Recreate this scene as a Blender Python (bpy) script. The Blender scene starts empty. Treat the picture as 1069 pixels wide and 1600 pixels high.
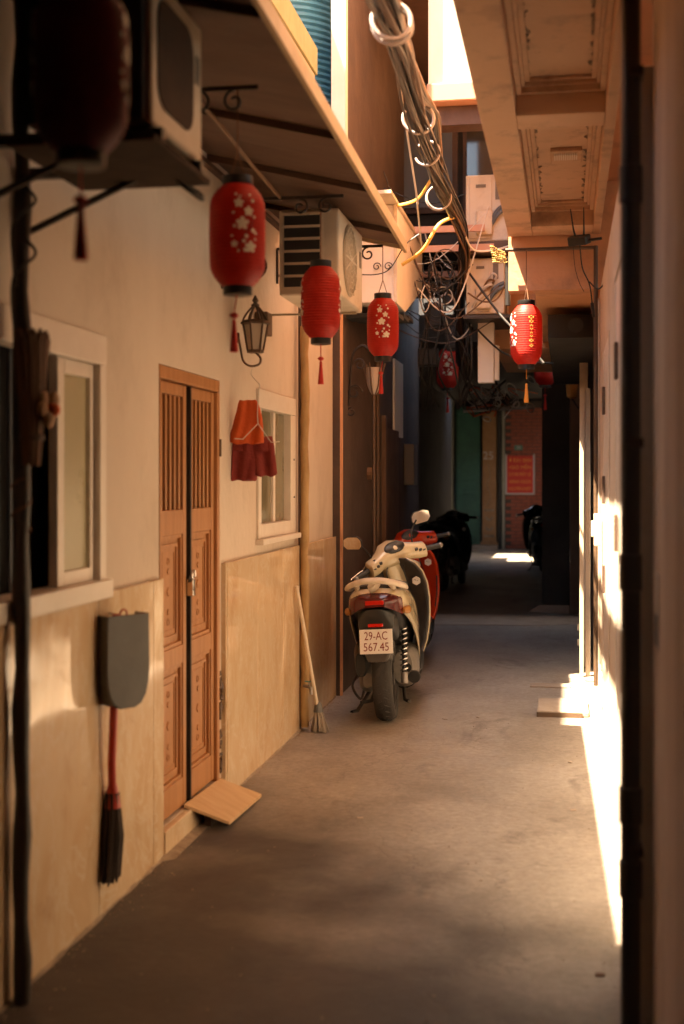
import bpy, math, random
from mathutils import Vector, Matrix, Euler
random.seed(7)
R = math.radians
S = bpy.context.scene
COL = S.collection

# ------------------------------------------------------------------ camera
YAW = math.atan((885 - 534.5) / 2000.0)
cd = bpy.data.cameras.new('camera')
cam = bpy.data.objects.new('camera', cd); COL.objects.link(cam)
cam.location = (0, 0, 1.5); cam.rotation_euler = (R(90), 0, YAW)
cd.sensor_fit = 'VERTICAL'; cd.sensor_height = 36.0; cd.sensor_width = 24.05
cd.lens = 45.0; cd.shift_y = -50 / 1600.0
cd.clip_start = 0.05; cd.clip_end = 600
cd.dof.use_dof = True; cd.dof.focus_distance = 8.2; cd.dof.aperture_fstop = 1.9
S.camera = cam

# ------------------------------------------------------------------ light
SUN = Vector((0.344, 0.30, -1.0))
w = bpy.data.worlds.new('World'); S.world = w; w.use_nodes = True
nt = w.node_tree; nt.nodes.clear()
sky = nt.nodes.new('ShaderNodeTexSky'); sky.sky_type = 'NISHITA'; sky.sun_disc = False
sky.sun_elevation = math.asin(1.0 / SUN.length); sky.sun_rotation = math.atan2(-SUN.x, -SUN.y)
sky.dust_density = 2.0
bg = nt.nodes.new('ShaderNodeBackground'); bg.inputs[1].default_value = 0.10
ow = nt.nodes.new('ShaderNodeOutputWorld')
nt.links.new(sky.outputs[0], bg.inputs[0]); nt.links.new(bg.outputs[0], ow.inputs[0])
ld = bpy.data.lights.new('sun', 'SUN'); ld.energy = 5.0; ld.angle = R(0.53); ld.color = (1.0, 0.88, 0.72)
sun = bpy.data.objects.new('sun', ld); COL.objects.link(sun)
sun.rotation_euler = SUN.to_track_quat('-Z', 'Y').to_euler(); sun.location = (-4, -3, 12)
vs = S.view_settings
vs.view_transform = 'Standard'; vs.look = 'None'; vs.gamma = 1.0; vs.use_curve_mapping = False
vs.exposure = 3.38
vs.use_white_balance = True; vs.white_balance_temperature = 7900; vs.white_balance_tint = 10
S.render.engine = 'CYCLES'
cy = S.cycles
cy.use_denoising = True; cy.max_bounces = 8; cy.diffuse_bounces = 6; cy.glossy_bounces = 3; cy.use_adaptive_sampling = True; cy.adaptive_threshold = 0.02
cy.transparent_max_bounces = 8; cy.sample_clamp_indirect = 6.0; cy.caustics_reflective = False; cy.caustics_refractive = False

# ------------------------------------------------------------------ materials
def mat(name, c, rough=0.6, c2=None, scale=3.0, mix=0.5, bump=0.0, bscale=40.0, metal=0.0, spec=0.5, stain=None, sscale=1.2,
        samt=0.5, stretch=(1, 1, 1), coat=0.0, trans=0.0, space='OBJ', detail=6.0):
    m = bpy.data.materials.new(name); m.use_nodes = True
    n = m.node_tree.nodes; l = m.node_tree.links
    b = n['Principled BSDF']
    b.inputs['Roughness'].default_value = rough; b.inputs['Metallic'].default_value = metal
    b.inputs['Specular IOR Level'].default_value = spec
    if coat: b.inputs['Coat Weight'].default_value = coat; b.inputs['Coat Roughness'].default_value = 0.08
    b.inputs['Base Color'].default_value = (*c, 1)
    if c2 is None and not bump and stain is None and not trans: return m
    if space == 'OBJ':
        tc = n.new('ShaderNodeTexCoord'); src = tc.outputs['Object']
    else:
        g = n.new('ShaderNodeNewGeometry'); src = g.outputs['Position']
    mp = n.new('ShaderNodeMapping'); mp.inputs['Scale'].default_value = stretch
    l.new(src, mp.inputs[0]); vec = mp.outputs[0]
    out = None
    if c2 is not None:
        t = n.new('ShaderNodeTexNoise'); t.inputs['Scale'].default_value = scale; t.inputs['Detail'].default_value = detail
        t.inputs['Roughness'].default_value = 0.62; t.inputs['Distortion'].default_value = 0.4
        l.new(vec, t.inputs['Vector'])
        r = n.new('ShaderNodeValToRGB'); r.color_ramp.elements[0].position = 0.5 - 0.22; r.color_ramp.elements[1].position = 0.5 + 0.22
        r.color_ramp.elements[0].color = (*c, 1)
        r.color_ramp.elements[1].color = (*[a + (bb - a) * mix * 2 for a, bb in zip(c, c2)], 1) if mix < .5 else (*c2, 1)
        l.new(t.outputs[0], r.inputs[0]); out = r.outputs[0]
        rr = n.new('ShaderNodeMapRange'); rr.inputs[3].default_value = max(0.03, rough - 0.1); rr.inputs[4].default_value = min(1, rough + 0.1)
        l.new(t.outputs[0], rr.inputs[0]); l.new(rr.outputs[0], b.inputs['Roughness'])
    if stain is not None:
        t2 = n.new('ShaderNodeTexNoise'); t2.inputs['Scale'].default_value = sscale; t2.inputs['Detail'].default_value = 8
        t2.inputs['Roughness'].default_value = 0.68
        l.new(vec, t2.inputs['Vector'])
        r2 = n.new('ShaderNodeValToRGB'); r2.color_ramp.elements[0].position = 0.52; r2.color_ramp.elements[1].position = 0.70
        r2.color_ramp.elements[0].color = (0, 0, 0, 1); r2.color_ramp.elements[1].color = (samt, samt, samt, 1)
        l.new(t2.outputs[0], r2.inputs[0])
        mx = n.new('ShaderNodeMixRGB'); mx.inputs[1].default_value = (*c, 1); mx.inputs[2].default_value = (*stain, 1)
        if out: l.new(out, mx.inputs[1])
        l.new(r2.outputs[0], mx.inputs[0]); out = mx.outputs[0]
    if out: l.new(out, b.inputs['Base Color'])
    if bump:
        t3 = n.new('ShaderNodeTexNoise'); t3.inputs['Scale'].default_value = bscale; t3.inputs['Detail'].default_value = 5
        l.new(vec, t3.inputs['Vector'])
        bp = n.new('ShaderNodeBump'); bp.inputs['Strength'].default_value = bump; bp.inputs['Distance'].default_value = 0.01
        l.new(t3.outputs[0], bp.inputs['Height']); l.new(bp.outputs[0], b.inputs['Normal'])
    if trans:
        tr = n.new('ShaderNodeBsdfTranslucent'); tr.inputs[0].default_value = (*c, 1)
        if out: l.new(out, tr.inputs[0])
        ms = n.new('ShaderNodeMixShader'); ms.inputs[0].default_value = trans
        o = n['Material Output']
        l.new(b.outputs[0], ms.inputs[1]); l.new(tr.outputs[0], ms.inputs[2]); l.new(ms.outputs[0], o.inputs[0])
    return m

M = {}
def ground_mat():
    m = bpy.data.materials.new('concrete_floor'); m.use_nodes = True
    n = m.node_tree.nodes; l = m.node_tree.links; b = n['Principled BSDF']
    g = n.new('ShaderNodeNewGeometry'); P = g.outputs['Position']
    def noise(s, d=8, r=.65, st=(1, 1, 1), dist=0.3):
        mp = n.new('ShaderNodeMapping'); mp.inputs['Scale'].default_value = st; l.new(P, mp.inputs[0])
        t = n.new('ShaderNodeTexNoise'); t.inputs['Scale'].default_value = s; t.inputs['Detail'].default_value = d
        t.inputs['Roughness'].default_value = r; t.inputs['Distortion'].default_value = dist; l.new(mp.outputs[0], t.inputs['Vector']); return t.outputs[0]
    def ramp(i, p0, p1, c0, c1):
        r = n.new('ShaderNodeValToRGB'); e = r.color_ramp.elements; e[0].position = p0; e[1].position = p1
        e[0].color = (*c0, 1); e[1].color = (*c1, 1); l.new(i, r.inputs[0]); return r.outputs[0]
    def mixc(f, a, bb, mode='MIX'):
        x = n.new('ShaderNodeMixRGB'); x.blend_type = mode
        if isinstance(f, float): x.inputs[0].default_value = f
        else: l.new(f, x.inputs[0])
        for s, v in ((1, a), (2, bb)):
            if isinstance(v, tuple): x.inputs[s].default_value = (*v, 1)
            else: l.new(v, x.inputs[s])
        return x.outputs[0]
    base = ramp(noise(1.3, st=(1, .55, 1)), .3, .7, (.27, .225, .188), (.42, .365, .318))
    fine = ramp(noise(28, 10, .75), .3, .72, (.62, .6, .58), (1.15, 1.15, 1.15))
    c = mixc(1.0, base, fine, 'MULTIPLY')
    st = ramp(noise(2.1, 9, .7, (1.2, .6, 1), .9), .56, .72, (0, 0, 0), (.75, .75, .75))
    c = mixc(st, c, (.085, .062, .05))
    worn = ramp(noise(.9, 7, .6, (1.6, .35, 1)), .55, .75, (0, 0, 0), (.5, .5, .5))
    c = mixc(worn, c, (.40, .35, .30))
    # darker floor towards the near left: shade painted in, with some damp and dirt
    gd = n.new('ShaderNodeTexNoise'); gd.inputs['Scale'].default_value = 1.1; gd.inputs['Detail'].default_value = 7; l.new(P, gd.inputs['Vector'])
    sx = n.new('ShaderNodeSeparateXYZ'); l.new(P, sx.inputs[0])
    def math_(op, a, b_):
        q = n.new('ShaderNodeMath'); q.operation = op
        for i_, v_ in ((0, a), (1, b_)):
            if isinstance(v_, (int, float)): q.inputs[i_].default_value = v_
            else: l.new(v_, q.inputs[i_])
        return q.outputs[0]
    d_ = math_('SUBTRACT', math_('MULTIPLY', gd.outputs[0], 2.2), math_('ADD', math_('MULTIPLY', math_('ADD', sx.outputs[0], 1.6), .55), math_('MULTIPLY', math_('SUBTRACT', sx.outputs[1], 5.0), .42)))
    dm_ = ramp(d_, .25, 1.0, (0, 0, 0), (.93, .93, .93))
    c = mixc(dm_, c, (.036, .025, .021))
    sp = ramp(noise(75, 3, .5), .70, .76, (0, 0, 0), (.5, .5, .5))
    c = mixc(sp, c, (.10, .08, .07))
    vo = n.new('ShaderNodeTexVoronoi'); vo.feature = 'DISTANCE_TO_EDGE'; vo.inputs['Scale'].default_value = .55
    dm = n.new('ShaderNodeVectorMath'); dm.operation = 'ADD'
    tn = n.new('ShaderNodeTexNoise'); tn.inputs['Scale'].default_value = 2.5; tn.inputs['Detail'].default_value = 6; l.new(P, tn.inputs['Vector'])
    l.new(P, dm.inputs[0]); l.new(tn.outputs['Color'], dm.inputs[1]); l.new(dm.outputs[0], vo.inputs['Vector'])
    cr = ramp(vo.outputs['Distance'], .0, .004, (.38, .38, .38), (0, 0, 0))
    c = mixc(cr, c, (.07, .05, .04))
    l.new(c, b.inputs['Base Color'])
    rg = ramp(noise(1.7, 6), .3, .75, (.42, .42, .42), (.75, .75, .75)); l.new(rg, b.inputs['Roughness'])
    bp = n.new('ShaderNodeBump'); bp.inputs['Strength'].default_value = .45; bp.inputs['Distance'].default_value = .012
    h = mixc(.5, noise(22, 9, .7), noise(3, 5)); h2 = mixc(cr, h, (0, 0, 0))
    l.new(h2, bp.inputs['Height']); l.new(bp.outputs[0], b.inputs['Normal'])
    return m
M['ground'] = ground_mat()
M['plaster'] = mat('cream_plaster', (.60, .50, .41), .72, (.52, .42, .335), 1.1, 1, .35, 18, stain=(.37, .28, .205), sscale=1.8, samt=.5, stretch=(1, 1.1, .8), space='W', detail=9)
M['plaster2'] = mat('peach_plaster', (.68, .345, .19), .75, (.58, .285, .15), 1.2, 1, .25, 26, stain=(.26, .15, .09), sscale=2.2, samt=.6, space='W')
M['peachcoat'] = mat('peach_ceiling_paint', (.68, .45, .30), .7, (.57, .365, .235), 1.6, 1, .22, 30, stain=(.22, .14, .10), sscale=4.5, samt=.6, space='W')
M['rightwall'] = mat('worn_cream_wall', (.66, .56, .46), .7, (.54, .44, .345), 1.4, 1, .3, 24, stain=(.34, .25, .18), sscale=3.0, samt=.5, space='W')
M['nearwall'] = mat('streaked_brown_plaster', (.78, .64, .52), .75, (.64, .50, .395), 2.0, 1, .35, 20, stain=(.33, .23, .165), sscale=2.2, samt=.7, stretch=(2, 3, .22), space='W')
def marble():
    m = bpy.data.materials.new('polished_beige_marble'); m.use_nodes = True
    n = m.node_tree.nodes; l = m.node_tree.links; b = n['Principled BSDF']
    g = n.new('ShaderNodeNewGeometry'); mp = n.new('ShaderNodeMapping'); mp.inputs['Scale'].default_value = (1, 1.25, .7); mp.inputs['Rotation'].default_value = (R(18), 0, 0); l.new(g.outputs['Position'], mp.inputs[0])
    oi = n.new('ShaderNodeObjectInfo'); ad = n.new('ShaderNodeVectorMath'); ad.operation = 'ADD'
    l.new(mp.outputs[0], ad.inputs[0]); l.new(oi.outputs['Random'], ad.inputs[1]); V = ad.outputs[0]
    def nz(sc, d, dist, r=.6):
        t = n.new('ShaderNodeTexNoise'); t.inputs['Scale'].default_value = sc; t.inputs['Detail'].default_value = d; t.inputs['Distortion'].default_value = dist; t.inputs['Roughness'].default_value = r
        l.new(V, t.inputs['Vector']); return t.outputs[0]
    def rp(i, pts):
        r = n.new('ShaderNodeValToRGB'); e = r.color_ramp.elements
        while len(e) < len(pts): e.new(.5)
        for q, (p, c) in zip(e, pts): q.position = p; q.color = (*c, 1)
        l.new(i, r.inputs[0]); return r.outputs[0]
    base = rp(nz(1.7, 7, 1.6), [(.28, (.54, .345, .195)), (.5, (.62, .445, .285)), (.72, (.66, .515, .36))])
    vein = rp(nz(2.6, 6, 2.2, .7), [(.47, (0, 0, 0)), (.50, (.55, .55, .55)), (.53, (0, 0, 0))])
    x = n.new('ShaderNodeMixRGB'); l.new(vein, x.inputs[0]); l.new(base, x.inputs[1]); x.inputs[2].default_value = (.70, .59, .46, 1)
    dk = rp(nz(3.4, 8, 1.2, .72), [(.58, (0, 0, 0)), (.72, (.5, .5, .5))])
    y_ = n.new('ShaderNodeMixRGB'); l.new(dk, y_.inputs[0]); l.new(x.outputs[0], y_.inputs[1]); y_.inputs[2].default_value = (.42, .25, .135, 1)
    l.new(y_.outputs[0], b.inputs['Base Color'])
    ro = rp(nz(5, 4, .3), [(.3, (.045, .045, .045)), (.7, (.11, .11, .11))]); l.new(ro, b.inputs['Roughness'])
    bp = n.new('ShaderNodeBump'); bp.inputs['Strength'].default_value = .05; bp.inputs['Distance'].default_value = .02; l.new(nz(2.2, 2, .2), bp.inputs['Height']); l.new(bp.outputs[0], b.inputs['Normal'])
    return m
M['tile'] = marble()
M['mortar'] = mat('rough_mortar', (.38, .29, .21), .95, (.16, .11, .08), 9, 1, .9, 30, space='W')
M['wood'] = mat('varnished_brown_wood', (.47, .225, .10), .36, (.36, .155, .062), 5, 1, .12, 30, spec=.45, stretch=(1, 5, .35), stain=(.24, .10, .042), sscale=3, samt=.4, space='W')
M['darkwood'] = mat('dark_wood', (.10, .055, .035), .6, (.06, .03, .02), 6, 1, .2, 30, space='W')
M['ply'] = mat('plywood', (.56, .36, .20), .6, (.47, .285, .145), 5, 1, .12, 40, stretch=(1, 6, 1))
M['whiteframe'] = mat('white_aluminium', (.74, .66, .58), .38, (.66, .575, .49), 6, 1, .04, 60, space='W')
M['frost'] = mat('frosted_glass', (.42, .37, .235), .3, (.36, .31, .19), 2.2, 1, 0, spec=.5, space='W')
M['darkglass'] = mat('dark_window_glass', (.05, .045, .035), .06, spec=.7)
M['olive'] = mat('olive_glass', (.22, .19, .12), .12, (.17, .145, .09), 3, 1, spec=.6, space='W')
M['black'] = mat('black_plastic', (.018, .017, .016), .42)
M['blackm'] = mat('black_iron', (.02, .018, .016), .5, (.05, .03, .02), 20, 1, .2, 60)
M['iron'] = mat('brown_wrought_iron', (.07, .045, .03), .5, (.12, .065, .035), 18, 1, .2, 60)
M['void'] = mat('unlit_interior', (.012, .011, .011), .9)
M['grey'] = mat('grey_plastic', (.13, .122, .113), .5, (.10, .095, .088), 8, 1, .05, 60)
M['redp'] = mat('red_plastic', (.45, .035, .02), .4)
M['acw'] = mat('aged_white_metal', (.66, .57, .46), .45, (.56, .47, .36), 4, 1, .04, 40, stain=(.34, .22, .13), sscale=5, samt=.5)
M['acd'] = mat('ac_dark_coil', (.02, .018, .017), .6)
M['actrim'] = mat('ac_brown_trim', (.16, .125, .095), .55)  # muted brown for labels, grips and small fittings
M['acdark'] = mat('ac_dark_panel', (.06, .036, .024), .9, (.04, .025, .018), 8, 1, spec=.15)  # dark brown for the near unit's front panel and tray
M['lanternold'] = mat('shade_dark_lantern_cloth', (.20, .012, .012), .6, (.14, .009, .009), 7, 1, .08, 60, trans=.2)  # red lantern cloth darkened to paint in the shadow it hangs in
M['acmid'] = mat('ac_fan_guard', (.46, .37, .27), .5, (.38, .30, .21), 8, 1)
M['steel'] = mat('galvanised_steel', (.42, .40, .38), .4, (.32, .30, .28), 14, 1, .08, 40, metal=.7)
M['chrome'] = mat('chrome', (.75, .73, .7), .14, metal=1.0)
M['mirror'] = mat('mirror_glass', (.9, .88, .85), .03, metal=1.0)
M['awn'] = mat('awning_board', (.12, .062, .038), .6, (.09, .045, .027), 2.5, 1, .15, 20, stretch=(1, 3, 1), stain=(.07, .035, .02), sscale=2, samt=.6, space='W')
M['awnedge'] = mat('awning_edge_strip', (.52, .36, .21), .5, (.42, .28, .155), 8, 1, .1, 30, space='W')
M['blue'] = mat('blue_tank_plastic', (.12, .36, .48), .4, (.09, .29, .40), 4, 1, .05, 30)
M['green'] = mat('olive_green_paint', (.28, .30, .15), .6, (.22, .23, .11), 6, 1, .1, 30)
M['doorgreen'] = mat('dark_green_door', (.045, .15, .115), .45, (.03, .10, .08), 6, 1, .1, 30, space='W')
M['brick'] = mat('red_brick', (.38, .115, .075), .85, (.26, .075, .05), 9, 1, .4, 50, space='W')
M['brickm'] = mat('brick_mortar', (.10, .075, .065), .95, (.09, .07, .06), 14, 1, .4, 50, space='W')
M['stone25'] = mat('carved_ochre_stone', (.36, .20, .10), .75, (.27, .14, .065), 7, 1, .4, 30, space='W')
M['darkwall'] = mat('dark_brown_wall', (.085, .05, .034), .8, (.05, .03, .021), 2.5, 1, .3, 20, space='W')  # dark brown with a mottled tone
M['darkgrey'] = mat('dark_grey_wall', (.045, .040, .037), .85, (.028, .025, .023), 2.5, 1, .3, 20, space='W')  # dark grey with a mottled tone
M['browncol'] = mat('brown_pillar_paint', (.17, .10, .065), .6, (.13, .075, .048), 3, 1, .15, 20, space='W')
M['palewall'] = mat('pale_green_wall', (.36, .35, .29), .8, (.26, .25, .2), 3, 1, .2, 20, space='W')
M['white'] = mat('white_paint', (.78, .72, .65), .6, (.70, .63, .55), 3, 1, .1, 30, space='W')
M['sign'] = mat('red_sign_print', (.62, .045, .03), .45)
M['signtxt'] = mat('orange_sign_lettering', (.85, .36, .07), .5)
M['silverframe'] = mat('silver_sign_frame', (.5, .48, .47), .4)
M['plategreen'] = mat('green_number_plate', (.10, .22, .18), .5)
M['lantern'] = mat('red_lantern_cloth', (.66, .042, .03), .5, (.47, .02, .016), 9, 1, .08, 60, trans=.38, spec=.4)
M['lantrib'] = mat('blossom_print_white', (.85, .78, .68), .6, trans=.15)
M['gold'] = mat('gold_lettering', (.72, .42, .10), .4)
M['twig'] = mat('plum_twig_print', (.10, .02, .03), .6)
M['tassel'] = mat('red_tassel_thread', (.55, .03, .025), .7, (.42, .02, .02), 90, 1, .4, 90, stretch=(1, 1, .05))
M['otassel'] = mat('orange_tassel_thread', (.75, .27, .04), .7, (.62, .2, .03), 90, 1, .4, 90, stretch=(1, 1, .05))
M['cord'] = mat('brown_cord', (.20, .09, .045), .8)
M['orange'] = mat('orange_cotton', (.62, .10, .022), .85, (.50, .07, .016), 9, 1, .4, 70)
M['maroon'] = mat('maroon_cotton', (.24, .03, .022), .9, (.17, .018, .016), 9, 1, .4, 70)
M['beige'] = mat('beige_cloth', (.42, .26, .17), .9, (.34, .2, .12), 12, 1, .4, 60)
M['straw'] = mat('brown_straw', (.17, .085, .05), .85, (.10, .05, .03), 40, 1, .7, 60, stretch=(1, 1, .08))
M['darkstraw'] = mat('dark_bristle', (.055, .035, .028), .9, (.03, .02, .016), 50, 1, .7, 60, stretch=(1, 1, .06))
M['bristle'] = mat('grey_bristle', (.40, .34, .28), .9, (.28, .23, .19), 60, 1, .7, 60, stretch=(1, 1, .06))
M['stick'] = mat('cream_broom_stick', (.72, .60, .46), .45, (.62, .5, .37), 10, 1)
M['pipey'] = mat('mustard_wrapped_pipe', (.48, .31, .14), .7, (.30, .17, .07), 9, 1, .4, 30, stretch=(1, 1, .6))
M['pipeblack'] = mat('black_drain_pipe', (.028, .025, .023), .38, (.045, .038, .034), 6, 1, .1, 20)
M['tube'] = mat('white_conduit', (.40, .34, .31), .5, (.30, .25, .23), 10, 1)
M['cblack'] = mat('black_cable', (.014, .012, .011), .5)
M['cbrown'] = mat('brown_cable', (.06, .03, .018), .5)
M['ctan'] = mat('tan_cable', (.17, .09, .045), .5)
M['cyellow'] = mat('yellow_cable', (.66, .40, .09), .5)
M['cwhite'] = mat('white_cable', (.6, .55, .5), .5)
M['cblue'] = mat('blue_grey_cable', (.10, .12, .15), .5)
M['peachiron'] = mat('peach_painted_iron', (.52, .27, .18), .55)
M['cream'] = mat('cream_scooter_paint', (.66, .555, .37), .22, coat=.6, c2=(.60, .495, .32), scale=5, mix=1, stain=(.36, .28, .18), sscale=7, samt=.45)
M['redpaint'] = mat('red_scooter_paint', (.60, .05, .015), .25, coat=.5)
M['blackpaint'] = mat('black_scooter_paint', (.012, .012, .012), .22, coat=.5)
M['dgrey'] = mat('dark_grey_plastic', (.07, .06, .054), .5, (.055, .047, .042), 20, 1, .06, 120)
M['seat'] = mat('black_vinyl', (.02, .019, .018), .5, (.03, .028, .026), 30, 1, .15, 140)
M['tyre'] = mat('tyre_rubber', (.03, .027, .025), .8, (.05, .044, .04), 25, 1, .3, 90)
M['taillight'] = mat('dark_red_lens', (.085, .008, .007), .22, coat=.25)
M['redlens'] = mat('bright_red_lens', (.55, .02, .015), .15, coat=.5)
M['plate'] = mat('white_number_plate', (.74, .70, .66), .4)
M['platetxt'] = mat('maroon_plate_lettering', (.20, .025, .02), .5)
M['alloy'] = mat('dull_alloy', (.34, .31, .28), .42, (.24, .22, .2), 14, 1, .1, 40, metal=.6)
M['lampglass'] = mat('frosted_lamp_glass', (.62, .52, .42), .3, trans=.3)
M['amber'] = mat('amber_lamp_glass', (.5, .22, .06), .2, trans=.3)
M['slab'] = mat('pale_concrete_slab', (.42, .34, .275), .85, (.32, .25, .2), 6, 1, .5, 40, space='W')
M['foam'] = mat('yellow_foam', (.42, .28, .09), .95, (.33, .2, .06), 18, 1, .9, 40)
M['roofing'] = mat('dark_roof_sheet', (.12, .07, .045), .7, (.08, .045, .03), 3, 1, .1, 20, space='W')

# ------------------------------------------------------------------ mesh builder
class MB:
    def __init__(s): s.v = []; s.f = []
    def add(s, vs, fs):
        o = len(s.v); s.v += [Vector(v) for v in vs]; s.f += [tuple(i + o for i in f) for f in fs]; return s
    def box(s, x0, x1, y0, y1, z0, z1):
        return s.add([(x0,y0,z0),(x1,y0,z0),(x1,y1,z0),(x0,y1,z0),(x0,y0,z1),(x1,y0,z1),(x1,y1,z1),(x0,y1,z1)],
            [(0,3,2,1),(4,5,6,7),(0,1,5,4),(1,2,6,5),(2,3,7,6),(3,0,4,7)])
    def obox(s, c, size, rot=(0,0,0)):
        m = MB().box(-size[0]/2,size[0]/2,-size[1]/2,size[1]/2,-size[2]/2,size[2]/2)
        m.tf(Matrix.Translation(c) @ Euler(rot).to_matrix().to_4x4()); return s.merge(m)
    def merge(s, m): return s.add(m.v, m.f)
    def tf(s, mx): s.v = [mx @ v for v in s.v]; return s
    def rings(s, rs, cap=True, closed=False):
        n = len(rs[0]); o = len(s.v)
        for r in rs: s.v += [Vector(p) for p in r]
        k = len(rs)
        for i in range(k if closed else k - 1):
            a = o + i*n; b = o + ((i+1) % k)*n
            for j in range(n):
                q = (j+1) % n; s.f.append((a+j, a+q, b+q, b+j))
        if cap and not closed:
            s.f.append(tuple(o + j for j in reversed(range(n)))); s.f.append(tuple(o + (k-1)*n + j for j in range(n)))
        return s
    def tube(s, pts, r, n=8, cap=True, closed=False, flat=1.0):
        pts = [Vector(p) for p in pts]; k = len(pts)
        if not isinstance(r, (list, tuple)): r = [r]*k
        T = []
        for i in range(k):
            a = pts[(i-1) % k] if (closed or i > 0) else pts[i]
            b = pts[(i+1) % k] if (closed or i < k-1) else pts[i]
            t = (b - a); T.append(t.normalized() if t.length > 1e-9 else Vector((0,0,1)))
        u = T[0].orthogonal().normalized()
        rs = []
        for i in range(k):
            u = (u - T[i]*u.dot(T[i]))
            u = u.normalized() if u.length > 1e-6 else T[i].orthogonal().normalized()
            v = T[i].cross(u)
            rs.append([pts[i] + (u*math.cos(2*math.pi*j/n) + v*flat*math.sin(2*math.pi*j/n))*r[i] for j in range(n)])
        return s.rings(rs, cap, closed)
    def cyl(s, a, b, r0, r1=None, n=16): return s.tube([a, b], [r0, r0 if r1 is None else r1], n)
    def lathe(s, prof, c=(0,0,0), n=24, axis='Z', cap=False):
        rs = []
        for (r, h) in prof:
            ring = []
            for j in range(n):
                a = 2*math.pi*j/n; p = (r*math.cos(a), r*math.sin(a), h)
                if axis == 'X': p = (p[2], p[0], p[1])
                elif axis == 'Y': p = (p[1], p[2], p[0])
                ring.append((p[0]+c[0], p[1]+c[1], p[2]+c[2]))
            rs.append(ring)
        return s.rings(rs, cap)
    def torus(s, c, R0, r, n=28, k=8, rot=(0,0,0), a0=0, a1=360):
        m = Euler(rot).to_matrix(); full = abs(a1-a0) >= 360
        pts = [Vector(c) + m @ Vector((R0*math.cos(R(a0+(a1-a0)*i/n)), R0*math.sin(R(a0+(a1-a0)*i/n)), 0)) for i in range(n if full else n+1)]
        return s.tube(pts, r, k, True, full)
    def prism(s, poly, a0, a1, axis='X'):
        def P(p, a): return {'X': (a, p[0], p[1]), 'Y': (p[0], a, p[1]), 'Z': (p[0], p[1], a)}[axis]
        return s.rings([[P(p, a0) for p in poly], [P(p, a1) for p in poly]])
    def sphere(s, c, r, n=14, k=8, sc=(1,1,1)):
        prof = [(max(1e-4, r*math.sin(math.pi*i/k)), -r*math.cos(math.pi*i/k)) for i in range(k+1)]
        m = MB().lathe(prof, n=n); m.v = [Vector((v.x*sc[0]+c[0], v.y*sc[1]+c[1], v.z*sc[2]+c[2])) for v in m.v]; return s.merge(m)
    def build(s, name, material, parent=None, smooth=None, bevel=0, seg=2, solid=0, sub=0):
        me = bpy.data.meshes.new(name); me.from_pydata([tuple(v) for v in s.v], [], s.f); me.update()
        import bmesh
        bm = bmesh.new(); bm.from_mesh(me); bmesh.ops.recalc_face_normals(bm, faces=bm.faces); bm.to_mesh(me); bm.free()
        me.materials.append(M[material] if isinstance(material, str) else material)
        if smooth:
            for p in me.polygons: p.use_smooth = True
            me.set_sharp_from_angle(angle=R(smooth))
        o = bpy.data.objects.new(name, me); COL.objects.link(o)
        if parent: o.parent = parent
        if solid:
            q = o.modifiers.new('solid', 'SOLIDIFY'); q.thickness = solid; q.offset = 0
        if sub:
            q = o.modifiers.new('sub', 'SUBSURF'); q.levels = sub; q.render_levels = sub
        if bevel:
            q = o.modifiers.new('bevel', 'BEVEL'); q.width = bevel; q.segments = seg; q.limit_method = 'ANGLE'; q.angle_limit = R(40); q.harden_normals = False
        return o

def tag(o, label=None, cat=None, group=None, kind=None):
    if label: o['label'] = label
    if cat: o['category'] = cat
    if group: o['group'] = group
    if kind: o['kind'] = kind
    return o
def thing(name, label, cat, loc=(0,0,0), rot=(0,0,0), group=None):
    o = bpy.data.objects.new(name, None); COL.objects.link(o); o.location = loc; o.rotation_euler = rot
    o.empty_display_size = .1
    return tag(o, label, cat, group)
def copy_child(ch, parent):
    c = ch.copy(); COL.objects.link(c); c.parent = parent
    for g in ch.children: copy_child(g, c)
    return c
def box(name, m, p, x0, x1, y0, y1, z0, z1, bevel=0): return MB().box(x0,x1,y0,y1,z0,z1).build(name, m, p, bevel=bevel)
def text(name, s, size, m, parent, loc, rot, ext=.0006, sx=1.0, align='CENTER'):
    c = bpy.data.curves.new(name, 'FONT'); c.body = s; c.size = size; c.extrude = ext; c.align_x = align; c.align_y = 'CENTER'; c.resolution_u = 3
    t = bpy.data.objects.new('t', c); COL.objects.link(t)
    dg = bpy.context.evaluated_depsgraph_get(); me = bpy.data.meshes.new_from_object(t.evaluated_get(dg))
    bpy.data.objects.remove(t); bpy.data.curves.remove(c)
    me.materials.clear(); me.materials.append(M[m])
    o = bpy.data.objects.new(name, me); COL.objects.link(o); o.parent = parent; o.location = loc; o.rotation_euler = rot; o.scale = (sx, 1, 1)
    return o
def bez(ps, n=16):
    """Catmull-Rom through points"""
    ps = [Vector(p) for p in ps]; out = []
    for i in range(len(ps)-1):
        p0 = ps[max(i-1,0)]; p1 = ps[i]; p2 = ps[i+1]; p3 = ps[min(i+2,len(ps)-1)]
        for k in range(n):
            t = k/n
            out.append(.5*((2*p1)+(p2-p0)*t+(2*p0-5*p1+4*p2-p3)*t*t+(3*p1-p0-3*p2+p3)*t*t*t))
    out.append(ps[-1]); return out
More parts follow.
